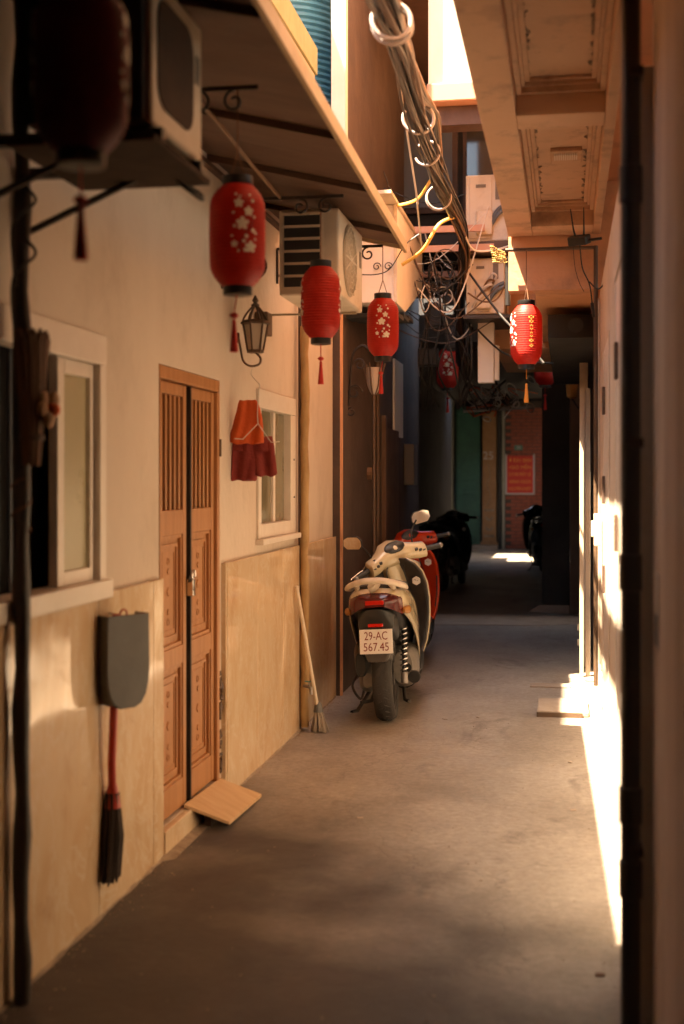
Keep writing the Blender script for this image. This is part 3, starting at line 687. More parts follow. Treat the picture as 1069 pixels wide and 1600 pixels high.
# ------------------------------------------------------------------ near left AC and others
def ac(label, loc, D, L, H, group='outdoor air conditioner units', side='bars', rot=0.0, m='acw', bracket=True, fan=True):
    """box: x 0..D away from wall, y 0..L, z 0..H ; front faces +x"""
    t = thing('air_conditioner', label, 'air conditioner', loc, (0,0,rot), group)
    MB().box(0,D,0.02,L,0,H).build('casing', m, t, bevel=.012, seg=3)
    if not fan:
        rr = .07; z0, z1, y0, y1 = .06, H-.05, .06, L-.10; pr = []
        for (cy_, cz_, a0_) in ((y1-rr,z1-rr,0),(y0+rr,z1-rr,90),(y0+rr,z0+rr,180),(y1-rr,z0+rr,270)):
            for q in range(7): pr.append((cy_+rr*math.cos(R(a0_+15*q)), cz_+rr*math.sin(R(a0_+15*q))))
        MB().prism(pr, D+.0005, D+.004, 'X').build('front_recess', 'acdark', t)
    else:
        G = MB(); c = (D+.004, L*.42, H*.5); rr = H*.43
        G.lathe([(.02,0),(rr,0),(rr,.006),(rr-.012,.010)], (D+.0005, L*.42, H*.5), 36, 'X')
        f = G.build('fan_shroud', 'acmid', t, smooth=40)
        mb = MB()
        for k in range(1,7): mb.torus((D+.012, L*.42, H*.5), rr*k/6.5, .0025, 30, 4, (0,R(90),0))
        for k in range(8): mb.tube([(D+.013, L*.42+rr*math.cos(k*math.pi/8), H*.5+rr*math.sin(k*math.pi/8)),(D+.013, L*.42-rr*math.cos(k*math.pi/8), H*.5-rr*math.sin(k*math.pi/8))], .0025, 4)
        mb.build('fan_grille', m, f)
    box('label_plate', 'actrim', t, D+.0006, D+.003, L*.86, L*.93, H*.55, H*.75)
    if side == 'bars':
        box('coil', 'acd', t, .03, D-.085, -.004, .0195, .03, H-.03)
        for k in range(7):
            z = .03+(H-.06)*k/6; box('coil_guard', m, t, .012, D-.07, -.010, -.0045, z-.006, z+.006)
        for x in (.015, D-.08): box('coil_guard', m, t, x-.006, x+.012, -.0125, -.0102, .02, H-.02)
    elif side == 'plain':
        box('coil', 'acd', t, -.005, D-.02, .002, .0195, .012, H-.012)
    else:
        box('side_panel', m, t, .03, D*.62, .006, .0195, H*.04, H*.97, .004)
        box('grip', 'actrim', t, .08, D*.48, .0015, .0055, H*.80, H*.85, .004)
        box('valve_cover', m, t, D*.25, D*.64, -.03, .0055, H*.08, H*.46, .012)
        box('rating_plate', 'actrim', t, D*.70, D*.84, .014, .0195, H*.62, H*.90)
        for (zz, rr_) in ((.40,.014),(.33,.016)): MB().tube(bez([(D*.60,-.005,H*(zz-.1)),(D*.78,-.03,H*(zz+.06)),(D*1.0,-.02,H*(zz+.14))],6), rr_, 8).build('hose', 'cblue', t, smooth=60)
    if bracket:
        wx = LX-loc[0]+.002
        for yy in ((L*.12, L*.86) if fan is False else (L*.86,)):
            mb = MB(); mb.box(wx,D+.02,yy-.015,yy+.015,-.035,-.005); mb.box(wx,wx+.03,yy-.014,yy+.014,-.22,-.036); mb.tube([(wx+.015,yy,-.20),(D*.6,yy,-.03)], .010, 6)
            mb.build('wall_bracket', 'blackm', t)
    return t
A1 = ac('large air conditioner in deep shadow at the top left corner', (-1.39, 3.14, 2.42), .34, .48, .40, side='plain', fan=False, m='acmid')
box('drip_tray', 'acdark', A1, -.04, .36, -.02, .50, -.055, -.036, .004)
MB().tube(bez([(.28,.46,-.05),(.32,.52,-.07),(.34,.47,-.10),(.28,.42,-.055)],8), .006, 6).build('hose', 'cblack', A1)
A2 = ac('cream air conditioner with open coil guard behind the third lantern', (-1.345, 5.92, 2.375), .29, .72, .41, bracket=False)
box('support_bar', 'acmid', A2, LX+1.345+.002, .27, .64, .655, -.012, -.002)
box('junction_box', 'iron', A2, -.25, -.18, .55, .66, -.12, .0, .006)
A3 = ac('sunlit cream air conditioner high on the tan house, uppermost of two', (-.775, 10.0, 3.36), .33, .78, .52, side='service', rot=0, bracket=False)
box('shelf', 'darkwood', A3, -.02, .40, -.05, .8, -.10, -.012)
A4 = ac('shaded air conditioner mounted below the sunlit one on the tan house', (-.775, 10.05, 2.80), .30, .75, .44, side='service', bracket=False)
box('shelf', 'blackm', A4, -.02, .38, -.03, .8, -.04, -.012)
for i in range(5):
    MB().tube(bez([(.05+i*.03,-.02,.05+i*.05),(.09+.03*i,-.07,.10+.05*i),(.16+.02*i,-.05,.16+.03*i),(.2,-.01,.22)],6), .009, 6).build('hose', 'ctan' if i%2 else 'cwhite', A4, smooth=60)
DU = thing('duct_cover', 'narrow white duct cover below the air conditioners on the tan house', 'duct', (-.70, 10.3, 2.28))
MB().box(0,.13,0,.12,0,.52).build('casing', 'white', DU, bevel=.006)
MB().box(.132,.17,.02,.1,.02,.30).build('inner_duct', 'acw', DU, bevel=.004)
FO = thing('foam_lump', 'crumpled yellow foam sheet stuffed beside the beam at the sunlit air conditioner', 'foam', (-.42, 8.25, 2.95))
mb = MB(); nu, nv = 9, 9; rf = random.Random(4)
gv = [[(-.07+.15*i/8+rf.uniform(-.006,.006)-.03*(j/8), rf.uniform(-.022,.022)-.03*math.sin(i*.9), -.10+.19*j/8*(1-.35*i/8)+rf.uniform(-.007,.007)) for i in range(nu)] for j in range(nv)]
strip(mb, gv) if 'strip' in globals() else [mb.add([gv[j][i],gv[j][i+1],gv[j+1][i+1],gv[j+1][i]], [(0,1,2,3)]) for j in range(nv-1) for i in range(nu-1)]
mb.tf(Matrix.Scale(.62,4)); mb.build('foam', 'foam', FO, smooth=80, solid=.014, sub=1)
MB().cyl((.05,.02,-.33),(.05,.02,-.02), .018, n=10).build('black_pipe', 'cblack', FO, smooth=50)

# white hood on the left beyond the awning
HD = thing('sheet_metal_hood', 'white sheet metal hood projecting from the left wall past the awning', 'hood')
mb = MB(); mb.prism([(8.85,2.74),(9.4,2.74),(10.5,3.06),(10.5,3.42),(8.85,3.42)], -1.56, -1.17, 'X'); mb.build('box', 'white', HD, bevel=.006)
box('top_lip', 'acw', HD, -1.57, -1.155, 8.50, 10.52, 3.422, 3.445)  # lip drawn out forward to shade the hood's front
box('corner_strip', 'acw', HD, -1.183, -1.160, 8.835, 8.849, 2.74, 3.42)
MB().tube(bez([(-1.52,8.83,2.98),(-1.4,8.80,2.93),(-1.22,8.79,2.95),(-1.1,8.79,3.12),(-1.0,8.8,3.2)],8), .004, 5).build('wire', 'cblack', HD)
for x in (-1.30,-1.22): MB().tube(spiral((x,8.82,2.985), .03, .008, 0, 460, 'XZ'), .004, 5).build('scroll_hook', 'blackm', HD)

# ------------------------------------------------------------------ left side beyond: brown house, dark passage
BH = thing('brown_house', 'sooty brown house beyond the parked scooters on the left', 'building')
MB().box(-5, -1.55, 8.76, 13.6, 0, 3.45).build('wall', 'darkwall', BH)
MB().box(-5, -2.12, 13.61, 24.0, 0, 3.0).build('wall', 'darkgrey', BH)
box('corner_strip', 'plaster2', BH, -1.599, -1.535, 8.762, 8.80, 0, 2.70)
box('pale_board', 'white', BH, -1.549, -1.53, 11.5, 12.1, 1.9, 2.6)
box('door_board', 'darkwood', BH, -1.549, -1.525, 10.9, 11.75, 0, 1.95)
box('door_frame', 'browncol', BH, -1.549, -1.515, 10.8, 10.895, 0, 2.05)
box('meter_box', 'actrim', BH, -1.549, -1.45, 12.3, 12.6, 1.45, 1.85, .006)
MB().cyl((-1.52,10.35,0),(-1.52,10.35,2.7), .02, n=10).build('downpipe', 'iron', BH, smooth=50)
for yy in (9.3,9.6,9.9): box('soffit_panel', 'darkgrey', BH, -1.549, -1.17, yy-.29, yy-.012+.0, 2.66+(yy-9.3)*.09, 2.69+(yy-9.3)*.09)
MB().cyl((-1.5,9.7,1.55),(-1.46,9.7,1.55), .05, n=12).build('switch', 'ctan', BH)

# upper storey bridging the alley
EY_ = 28.0
BR = thing('bridging_storey', 'dark upper storey bridging the alley behind the cables', 'building')
MB().box(-5, -.602, 12.0, 13.2, 3.38, 8.6).build('wall', 'darkgrey', BR)
MB().box(-5, 3.4, 13.9, 22.9, 3.0, 3.3).build('wall', 'darkgrey', BR)
MB().box(-6, 4, 25.2, EY_, 3.25, 3.4).build('shade_slab', 'darkgrey', BR)  # added slabs cutting daylight at the alley end; their gap admits sun
MB().box(-1.3, 4, 22.91, 25.19, 3.25, 3.4).build('shade_slab', 'darkgrey', BR)
box('eave', 'roofing', BR, -1.499, -.80, 9.85, 12.0, 5.25, 5.33)
box('eave_board', 'roofing', BR, -1.499, -.80, 9.78, 9.848, 5.2, 5.4)
MB().box(-1.62,-1.50,8.80,11.99,3.455,7.0).build('side_wall', 'darkwall', BR)
box('corner_post', 'white', BR, -1.60, -1.50, 8.70, 8.795, 3.455, 7.0)
B2 = box('window', 'darkwood', BR, -1.55, -1.0, 11.95, 11.999, 4.0, 5.1)
box('pane', 'cblue', B2, -1.5, -1.05, 11.93, 11.949, 4.05, 5.05)
B2 = box('window', 'darkwood', BR, -.95, -.5, 11.95, 11.999, 3.7, 5.1)
box('pane', 'darkglass', B2, -.91, -.54, 11.93, 11.949, 3.75, 5.05)
box('ledge', 'darkgrey', BR, -1.498, -.61, 10.85, 11.998, 3.50, 3.58)  # added slab blocking sky light from the floor and cables below
box('shelf_rail', 'peachiron', BR, -1.3, -.75, 11.2, 11.25, 3.28, 3.33)
for zz,a,b in ((3.42,-1.2,-.62),(3.27,-1.1,-.55)): box('tie_bar', 'peachiron', BR, a, b, 9.9, 9.93, zz, zz+.05)
# added out-of-view sheets and rear block shutting light out near the camera
RF = thing('overhead_blocker', 'dark roof sheet covering the alley overhead near the camera', 'roof')
for x0, x1, a, b in ((-1.6,SX+.02,-6,-3),(-1.6,SX+.02,-2.999,0),(-1.6,SX+.02,.001,3.2)): box('blocker_sheet', 'roofing', RF, x0, x1, a, b, 3.40, 3.42)
BK = thing('rear_blocker', 'plastered house closing the alley behind the camera', 'building')
MB().box(-5, 3.5, -7.2, -6.05, 0, 6).build('wall', 'darkwall', BK)  # unseen block keeping light out behind the camera

# dark pillars on the right
MB().box(-5, -2.5, 24.01, 25.39, 0, 3.2).build('wall', 'darkgrey', BH)  # added wall plugging the left side gap against sky light
PI = thing('dark_wall', 'nearly black wall projecting at the right of the passage', 'wall')
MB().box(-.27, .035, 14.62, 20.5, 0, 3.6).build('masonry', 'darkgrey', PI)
MB().box(.3, .7, 14.96, 27.9, 0, 3.2).build('masonry', 'darkgrey', PI)  # added unseen wall keeping sky light out from the right
P2 = thing('brown_pillar', 'brown painted pillar beside the nearly black wall', 'pillar')
MB().box(.04, .195, 14.52, 14.95, 0, 2.9).build('shaft', 'browncol', P2, bevel=.01)
box('plinth', 'browncol', P2, .03, .199, 14.49, 14.98, 0, .06, .006)
L3 = thing('wall_lamp', 'dim amber wall lamp high on the dark right passage wall', 'lamp', (.06, 13.6, 2.45), group='wall lamps in the alley')
MB().lathe([(.02,-.10),(.05,-.08),(.07,.08),(.02,.16)], n=10).build('glass', 'amber', L3)
MB().lathe([(.08,.08),(.05,.14),(.01,.2)], n=10).build('cap', 'blackm', L3)
MB().tube([(0,0,-.1),(.06,.0,-.2),(.14,0,-.15)], .01, 6).build('arm', 'blackm', L3)

# ------------------------------------------------------------------ end of the alley
EY = 27.9
EH = thing('end_house', 'house closing the far end of the alley with a green door', 'building')
MB().box(-6, 4, EY+.12, EY+3, 0, 8).build('wall', 'darkgrey', EH)
MB().box(-2.75, -2.42, EY-2.5, EY+.115, 0, 5).build('side_wall', 'palewall', EH)
box('door_step', 'slab', EH, -2.4, -1.45, EY-.5, EY-.02, 0, .10)
GD = box('door', 'doorgreen', EH, -2.36, -1.85, EY+.02, EY+.06, .10, 3.1)
for (x0,x1,z0,z1) in ((-2.36,-2.30,.1,3.1),(-1.91,-1.85,.1,3.1),(-2.299,-1.911,.1,.2),(-2.299,-1.911,1.22,1.3),(-2.299,-1.911,1.44,1.5),(-2.299,-1.911,3.0,3.1)):
    box('door_rail', 'doorgreen', GD, x0, x1, EY-.01, EY+.019, z0, z1, .006)
mb = MB(); mb.prism([(-2.28,.28),(-2.24,.24),(-1.97,.24),(-1.93,.28),(-1.93,1.1),(-1.98,1.17),(-2.23,1.17),(-2.28,1.1)], EY+.0, EY+.019, 'Y'); mb.build('door_panel', 'doorgreen', GD, bevel=.008)
C25 = thing('carved_pillar', 'ochre carved stone pillar numbered 25 beside the green door', 'pillar', (-1.64, EY-.1, 0))
MB().box(-.15,.15,0,.2,.0,3.0).build('shaft', 'stone25', C25, bevel=.01)
box('base', 'stone25', C25, -.19, .19, -.03, .2, 0, .16, .01)
for z in (.26,.82): box('carved_band', 'mortar', C25, -.11, .11, -.012, -.001, z, z+.055, .004)
for z, q in ((.44,.06),(.66,.045)):
    mb = MB(); mb.obox((-.04,-.006,z),(.11,.011,.05),(0,R(45),0)); mb.obox((.04,-.0061,z),(.11,.0112,.05),(0,R(-45),0)); mb.build('carving', 'mortar', C25)
mb = MB(); mb.tube(bez([(-.06,-.004,.95),(.03,-.004,1.15),(-.05,-.004,1.4),(.02,-.004,1.6),(-.03,-.004,1.85)],8), .008, 5); mb.build('carving', 'mortar', C25)
text('number', '25', .24, 'silverframe', C25, (-.02, -.008, 2.02), (R(90),0,0))
DPI = thing('grey_downpipe', 'grey downpipe between the carved pillar and the brick wall', 'pipe', (-1.42, EY-.02, 0))
MB().cyl((0,0,0),(0,0,3.2), .055, n=14).build('pipe', 'darkgrey', DPI, smooth=50)
MB().box(.05,.11,-.02,.05,0,3.2).build('strip', 'palewall', DPI)
BW = thing('brick_wall', 'red brick wall behind the framed red sign', 'wall')
MB().box(-1.30, .5, EY+.02, EY+.11, 0, 3.2).build('mortar', 'brickm', BW)
bme = None; k = 0
for j in range(40):
    for i in range(5):
        x = -1.29 + i*.225 + (.1125 if j % 2 else 0); z = .02 + j*.076
        if x > -.42: continue
        if bme is None:
            o = MB().box(0,.213,-.018,.03,0,.064).build('brick', 'brick', BW); bme = o.data
        else: o = bpy.data.objects.new('brick', bme); COL.objects.link(o); o.parent = BW
        o.location = (x, EY+.015+random.uniform(-.004,.004), z)
SG = thing('framed_sign', 'red framed sign with orange lettering on the brick wall', 'sign', (-.985, EY-.02, 1.62))
MB().box(-.28,.28,-.004,.01,-.40,.40).build('panel', 'sign', SG)
for (x0,x1,z0,z1) in ((-.315,-.281,-.435,.435),(.281,.315,-.435,.435),(-.2805,.2805,-.435,-.401)): box('frame', 'silverframe', SG, x0,x1,-.02,.012,z0,z1)
for s_, z, sz in (('Ở ĐÂY BÁN',.30,.115),('•GIÒ MỀN',.15,.105),('CÓ BÀ ĐẤT LẺ',.0,.10),('•BÁNH NGON',-.16,.10),('NGUYÊN CHẤT',-.31,.095)):
    t_ = text('lettering', s_, sz, 'signtxt', SG, (0,-.007,z), (R(90),0,0))
    if t_.dimensions.x: 
        wx = max(v.co.x for v in t_.data.vertices)-min(v.co.x for v in t_.data.vertices); t_.scale.x = min(1.1, .47/wx)
NP = thing('number_plate_sign', 'small green house number plate above the red sign', 'sign', (-1.02, EY-.01, 2.20))
MB().box(-.09,.09,-.006,.006,-.055,.055).build('plate', 'plategreen', NP, bevel=.004)
text('number', '28', .09, 'silverframe', NP, (0,-.009,0), (R(90),0,0))

# ------------------------------------------------------------------ scooters
def sec(y, w_, zb, zt, n=28, p=2.6, cx=0):
    cz = (zb+zt)/2; hh = (zt-zb)/2; out = []
    for i in range(n):
        a = 2*math.pi*i/n; c, s_ = math.cos(a), math.sin(a)
        out.append((cx+w_*math.copysign(abs(c)**(2/p), c), y, cz+hh*math.copysign(abs(s_)**(2/p), s_)))
    return out
def arch(y, w_, zb, zt, n=20, p=2.8, lip=.0):
    out = []; zs = zb + (zt-zb)*.45
    out.append((w_-lip, y, zb)); out.append((w_, y, zb+(zs-zb)*.5))
    for i in range(n+1):
        a = math.pi*i/n; c, s_ = math.cos(a), math.sin(a)
        out.append((w_*math.copysign(abs(c)**(2/p), c), y, zs+(zt-zs)*abs(s_)**(2/p)))
    out.append((-w_, y, zb+(zs-zb)*.5)); out.append((-(w_-lip), y, zb)); return out
def strip(mb, rs):
    n = len(rs[0]); o = len(mb.v)
    for r_ in rs: mb.v += [Vector(p) for p in r_]
    for i in range(len(rs)-1):
        for j in range(n-1): mb.f.append((o+i*n+j, o+i*n+j+1, o+(i+1)*n+j+1, o+(i+1)*n+j))
    return mb
def wheel(name, y, w_, r, parent, turn=0.0):
    T = Matrix.Translation((0,y,r)) @ Matrix.Rotation(turn, 4, 'Z')
    mb = MB().lathe([(r-.07,-w_*.42),(r-.045,-w_*.5),(r-.02,-w_*.47),(r-.006,-w_*.3),(r,0),(r-.006,w_*.3),(r-.02,w_*.47),(r-.045,w_*.5),(r-.07,w_*.42)], n=56, axis='X')
    t = mb.tf(T).build(name, 'tyre', parent, smooth=60)
    tr = MB()
    for i in range(30):
        a = 2*math.pi*i/30
        for sx in (-1,1):
            pts = []
            for q in range(4):
                u = q/3; xx = sx*w_*(.06+.36*u); aa = a+u*.10+(.1 if sx>0 else 0)
                rr = r-.0005-(.02*(u**2.2)); pts.append((xx, rr*math.cos(aa), rr*math.sin(aa)))
            tr.tube(pts, .0035, 4, flat=.5)
    tr.tf(T).build('tread_groove', 'cblack', t)
    rm = MB().lathe([(r-.068,-w_*.40),(r-.085,-w_*.38),(r-.088,0),(r-.085,w_*.38),(r-.068,w_*.40)], n=40, axis='X')
    rm.lathe([(.001,-w_*.45),(.045,-w_*.45),(.05,0),(.045,w_*.45),(.001,w_*.45)], n=20, axis='X')
    for k_ in range(5):
        a = 2*math.pi*k_/5; rm.tube([(0,.03*math.cos(a),.03*math.sin(a)),(0,(r-.085)*math.cos(a),(r-.085)*math.sin(a))], .014, 8)
    rm.tf(T).build('rim', 'dgrey', t, smooth=40)
    return t
def scooter(label, loc, yaw, lean, paint, mirrors=False, plate=True, turn=14, rail='acw', detail=True, inner='dgrey', s=1.0):
    t = thing('motor_scooter', label, 'scooter', loc, (0, R(lean), R(yaw)), 'scooters parked in the alley')
    t.scale = (s, s, s)
    wheel('rear_wheel', 0, .125, .262, t); wheel('front_wheel', 1.26, .09, .262, t, R(turn))
    A = [(-.43,.085,.765,.800),(-.40,.125,.735,.822),(-.34,.155,.705,.842),(-.22,.176,.66,.853),(-.05,.188,.60,.852),(.12,.195,.52,.838),(.28,.197,.43,.815),(.42,.192,.345,.785),(.55,.178,.29,.74),(.64,.155,.275,.69)]
    mb = MB(); strip(mb, [arch(*q) for q in A]); B = mb.build('tail_fairing', paint, t, smooth=50, solid=.008)
    mb = MB().rings([sec(-.40,.10,.745,.79),sec(-.30,.14,.66,.80),sec(-.1,.165,.60,.82),sec(.2,.17,.45,.80),sec(.45,.165,.34,.76),sec(.62,.14,.29,.68)]); mb.build('under_body', 'black', t, smooth=50)
    mb = MB().rings([sec(-.30,.10,.845,.868),sec(-.24,.135,.835,.885),sec(-.05,.145,.83,.882),sec(.15,.148,.81,.862),sec(.35,.145,.79,.845),sec(.52,.125,.74,.825),sec(.63,.07,.70,.775)]); mb.build('seat', 'seat', t, smooth=60)
    for sx in (-1,1):
        q = MB().tube(bez([(sx*.186,-.16,.735),(sx*.1955,.02,.69),(sx*.2035,.2,.62),(sx*.2015,.38,.55),(sx*.188,.53,.50)],8), .0022, 5); q.build('panel_gap', 'black', t)
        q = MB().rings([sec(-.36,.008,.70,.73,10,2,sx*.165),sec(-.31,.020,.69,.74,10,2,sx*.178),sec(-.24,.016,.685,.735,10,2,sx*.186)]); q.build('turn_signal', 'amber', t, smooth=60)
    # grab rail: flat bow with a middle strut
    G = MB(); bow = bez([(-.165,-.16,.845),(-.168,-.32,.862),(-.13,-.43,.885),(-.06,-.475,.905),(0,-.48,.908),(.06,-.475,.905),(.13,-.43,.885),(.168,-.32,.862),(.165,-.16,.845)],6)
    G.tube(bow, .025, 12, flat=.62); G.tube([(0,-.47,.895),(0,-.36,.855)], .045, 10, flat=.4); G.tube([(-.1,-.445,.885),(-.11,-.34,.855)], .016, 8); G.tube([(.1,-.445,.885),(.11,-.34,.855)], .016, 8)
    G.build('grab_rail', rail, t, smooth=60)
    TL = MB(); rs = [arch(-.452,.060,.748,.79,16), arch(-.440,.105,.730,.806,16), arch(-.408,.1345,.712,.826,16), arch(-.345,.1605,.690,.838,16)]
    strip(TL, rs); TL.add(rs[0], [tuple(range(len(rs[0])))]); tl = TL.build('tail_light', 'taillight', t, smooth=50)
    MB().box(-.055,.055,-.458,-.449,.762,.788).build('lamp_window', 'redlens', tl, bevel=.004)
    mb = MB().rings([sec(-.445,.06,.69,.735,p=4),sec(-.42,.105,.60,.73,p=4),sec(-.30,.12,.56,.72,p=4),sec(-.10,.11,.50,.66,p=4)]); mb.build('plate_holder', 'black', t, smooth=50)
    mb = MB().rings([[(x*.98,-.44+.0,z) for x,z in ((-.075,.62),(.075,.62),(.088,.50),(.055,.42),(-.055,.42),(-.088,.50))],[(x,-.37,z) for x,z in ((-.085,.63),(.085,.63),(.098,.50),(.065,.43),(-.065,.43),(-.098,.50))]]); mb.build('mud_flap', 'dgrey', t, bevel=.01)
    MB().box(-.045,.045,-.458,-.447,.632,.652).build('reflector', 'redlens', t, bevel=.004)
    # rear hugger
    H = MB(); ring = []
    for i in range(15):
        a = R(60+i*6.3); rr = .285; ring.append([(sx*.072*(1 if k in (0,4) else .96), rr_*math.cos(a), .262+rr_*math.sin(a)) for k,(sx,rr_) in enumerate(((-1,rr-.03),(-.8,rr),(0,rr+.006),(.8,rr),(1,rr-.03)))])
    strip(H, ring); H.build('rear_mudguard', 'dgrey', t, smooth=50, solid=.006)
    if plate:
        P = MB().box(-.098,.098,-.0025,.0025,-.072,.072).build('number_plate', 'plate', t, bevel=.012, seg=3)
        P.location = (0,-.462,.548); P.rotation_euler = (R(-8),0,0)
        a_ = text('plate_lettering', '29-AC', .062, 'platetxt', P, (0,-.0036,.031), (R(90),0,0), sx=.84); b_ = text('plate_lettering', '567.45', .062, 'platetxt', P, (0,-.0036,-.034), (R(90),0,0), sx=.92)
        for q in (a_, b_): q.data.transform(Matrix.Scale(1.12, 4, (0,1,0)))
    # shock absorber with chrome spring on the right
    sp = []
    for i in range(97):
        a = i/96*2*math.pi*9; sp.append((.125+.021*math.cos(a), -.06+.10*(i/96)+.021*math.sin(a), .30+.27*(i/96)))
    MB().cyl((.125,-.08,.25),(.125,.07,.62), .013, n=10).build('shock_absorber', 'black', t, smooth=50)
    MB().tube(sp, .0055, 6).build('spring', 'chrome', t, smooth=60)
    MB().cyl((.125,-.085,.235),(.125,-.06,.30), .022, n=12).build('shock_mount', 'alloy', t, smooth=40)
    # engine, fan cover, muffler
    mb = MB().rings([sec(-.10,.03,.22,.31,cx=-.10),sec(.0,.055,.18,.34,cx=-.11),sec(.2,.075,.17,.36,cx=-.09),sec(.42,.07,.2,.36,cx=-.05)]); mb.build('gear_case', 'alloy', t, smooth=50)
    mb = MB().rings([sec(.16,.06,.20,.40,cx=.10),sec(.22,.085,.17,.44,cx=.10),sec(.36,.095,.17,.45,cx=.10),sec(.46,.07,.2,.42,cx=.08)]); mb.build('fan_cover', 'alloy', t, smooth=50)
    MB().cyl((.125,.155,.30),(.125,.17,.30), .03, n=14).build('fan_hole', 'black', t)
    mb = MB().tube(bez([(.13,.3,.22),(.165,.24,.23),(.17,.18,.24),(.17,.12,.245)],6), [.02]*6+[.035]*6+[.04]*6+[.035], 14); mb.build('muffler', 'black', t, smooth=50)
    MB().rings([sec(-.2,.03,.31,.45,cx=-.13),sec(-.05,.045,.28,.50,cx=-.14),sec(.12,.045,.30,.48,cx=-.13)]).build('air_cleaner', 'black', t, smooth=50)
    ST = MB(); ST.tube([(-.09,.36,.20),(-.22,.26,.015)], .012, 8); ST.tube([(-.22,.26,.015),(-.25,.22,.012)], .016, 8); ST.tube([(.08,.34,.2),(.10,.2,.09),(.13,.16,.085)], .012, 8); ST.tube([(-.08,.34,.2),(-.11,.14,.10),(-.17,.08,.10)], .012, 8); ST.tube(bez([(-.17,.06,.30),(-.21,.0,.22),(-.16,-.02,.14),(-.14,.06,.2)],6), .008, 6)
    ST.build('stand', 'blackm', t, smooth=50)
    # floor board and leg shield
    mb = MB().rings([sec(.52,.19,.20,.36,p=4),sec(.70,.20,.19,.33,p=4),sec(.92,.19,.20,.34,p=4),sec(1.02,.15,.25,.42,p=4)]); mb.build('floor_board', 'black', t, smooth=50)
    zs = [.24,.30,.38,.48,.58,.68,.78,.86,.92,.955]; ws = [.14,.185,.215,.235,.245,.248,.240,.215,.17,.11]
    def shield(dy, k_, zoff=0):
        rows = []
        for z, w_ in zip(zs, ws):
            y0 = 1.03 + .10*math.sin((z-.24)/.72*math.pi) - .10*((z-.24)/.72) + dy
            rows.append([(w_*k_*u, y0 - .13*abs(u)**2.2 - .02, z+zoff) for u in [i/8-1 for i in range(17)]])
        return rows
    mb = MB(); strip(mb, shield(.022, 1.0)); mb.build('front_apron', paint, t, smooth=60, solid=.013)
    mb = MB(); strip(mb, shield(-.006, .972)); mb.build('leg_shield', inner, t, smooth=60, solid=.012)
    mb = MB().rings([sec(.86,.06,.36,.44),sec(.90,.085,.34,.60),sec(.95,.10,.36,.80),sec(1.0,.10,.4,.93)]); mb.build('glove_box', inner, t, smooth=50)
    bd = MB(); bd.lathe([(.001,.004),(.030,.004),(.032,0)], n=6, axis='Y'); bd.tf(Matrix.Translation((.165,.885,.795)) @ Matrix.Rotation(R(180),4,'Z')); bd.build('badge', 'plate', t)
    bd = MB(); bd.tube([(.150,.8795,.800),(.158,.8795,.806),(.163,.8795,.796)], .002, 5); bd.tube([(.170,.8795,.796),(.178,.8795,.796)], .002, 5); bd.build('badge_mark', 'grey', t)
    mb = MB(); mb.tube([(.2085,.862,.42),(.231,.865,.56),(.232,.885,.68)], .006, 6); mb.build('trim_line', 'black', t)
    for k_, (p_, q_) in enumerate((((-.12,.93,.96),(-.10,.96,.70)),((.10,.96,.98),(.12,.97,.72)),((-.02,.90,.94),(.02,.95,.66)))):
        MB().tube(bez([p_,((p_[0]+q_[0])/2-.03,p_[1]-.07,(p_[2]+q_[2])/2+.03),q_],8), .0045, 6).build('control_cable', 'black', t, smooth=60)
    MB().tube(bez([(-.15,-.02,.32),(-.17,.12,.42),(-.12,.25,.48)],8), .006, 6).build('hose', 'black', t, smooth=60)
    # front fender, fork
    F = MB(); ring = []
    for i in range(17):
        a = R(25+i*8.5); rr = .292; ring.append([(sx*.066, rr_*math.cos(a), rr_*math.sin(a)) for sx, rr_ in ((-1,rr-.05),(-.85,rr),(0,rr+.012),(.85,rr),(1,rr-.05))])
    strip(F, ring); F.tf(Matrix.Translation((0,1.26,.262)) @ Matrix.Rotation(R(turn),4,'Z')); F.build('front_fender', paint, t, smooth=50, solid=.006)
    FK = MB(); FK.cyl((-.075,0,0),(-.075,-.12,.36), .018, n=10); FK.cyl((.075,0,0),(.075,-.12,.36), .018, n=10); FK.tf(Matrix.Translation((0,1.26,.262)) @ Matrix.Rotation(R(turn),4,'Z')); FK.build('fork', 'alloy', t, smooth=50)
    # handlebar head, turned on the steering axis
    T = Matrix.Translation((0,.955,.965)) @ Matrix.Rotation(R(turn),4,Vector((0,-math.sin(R(27)),math.cos(R(27))))) @ Matrix.Rotation(R(14),4,'X')
    def hsec(x, yc, zc, hd, hh, n=24, p=2.5):
        return [(x, yc+hd*math.copysign(abs(math.cos(2*math.pi*i/n))**(2/p), math.cos(2*math.pi*i/n)), zc+hh*math.copysign(abs(math.sin(2*math.pi*i/n))**(2/p), math.sin(2*math.pi*i/n))) for i in range(n)]
    hb = [(-.232,-.055,-.012,.04,.042),(-.222,-.055,-.01,.056,.058),(-.165,-.045,-.002,.06,.06),(-.115,-.018,.010,.070,.062),(-.065,.005,.018,.095,.082),(0,.01,.022,.105,.092),(.065,.005,.018,.095,.082),(.115,-.018,.010,.070,.062),(.165,-.045,-.002,.06,.06),(.222,-.055,-.01,.056,.058),(.232,-.055,-.012,.04,.042)]
    mb = MB().rings([hsec(*q) for q in hb]); mb.tf(T); Hd = mb.build('handlebar_cover', paint, t, smooth=60)
    mb = MB().rings([[(x_*a_, y_-.0, z_) for x_, y_ in ((-1,-.055),(-.7,-.068),(0,-.072),(.7,-.068),(1,-.055),(1,.05),(.6,.07),(-.6,.07),(-1,.05))] for a_, z_ in ((.100,.0),(.098,-.05),(.086,-.12),(.070,-.19))]); mb.tf(T); mb.build('steering_neck', paint, t, bevel=.012, smooth=50)
    ds = MB(); n = 28
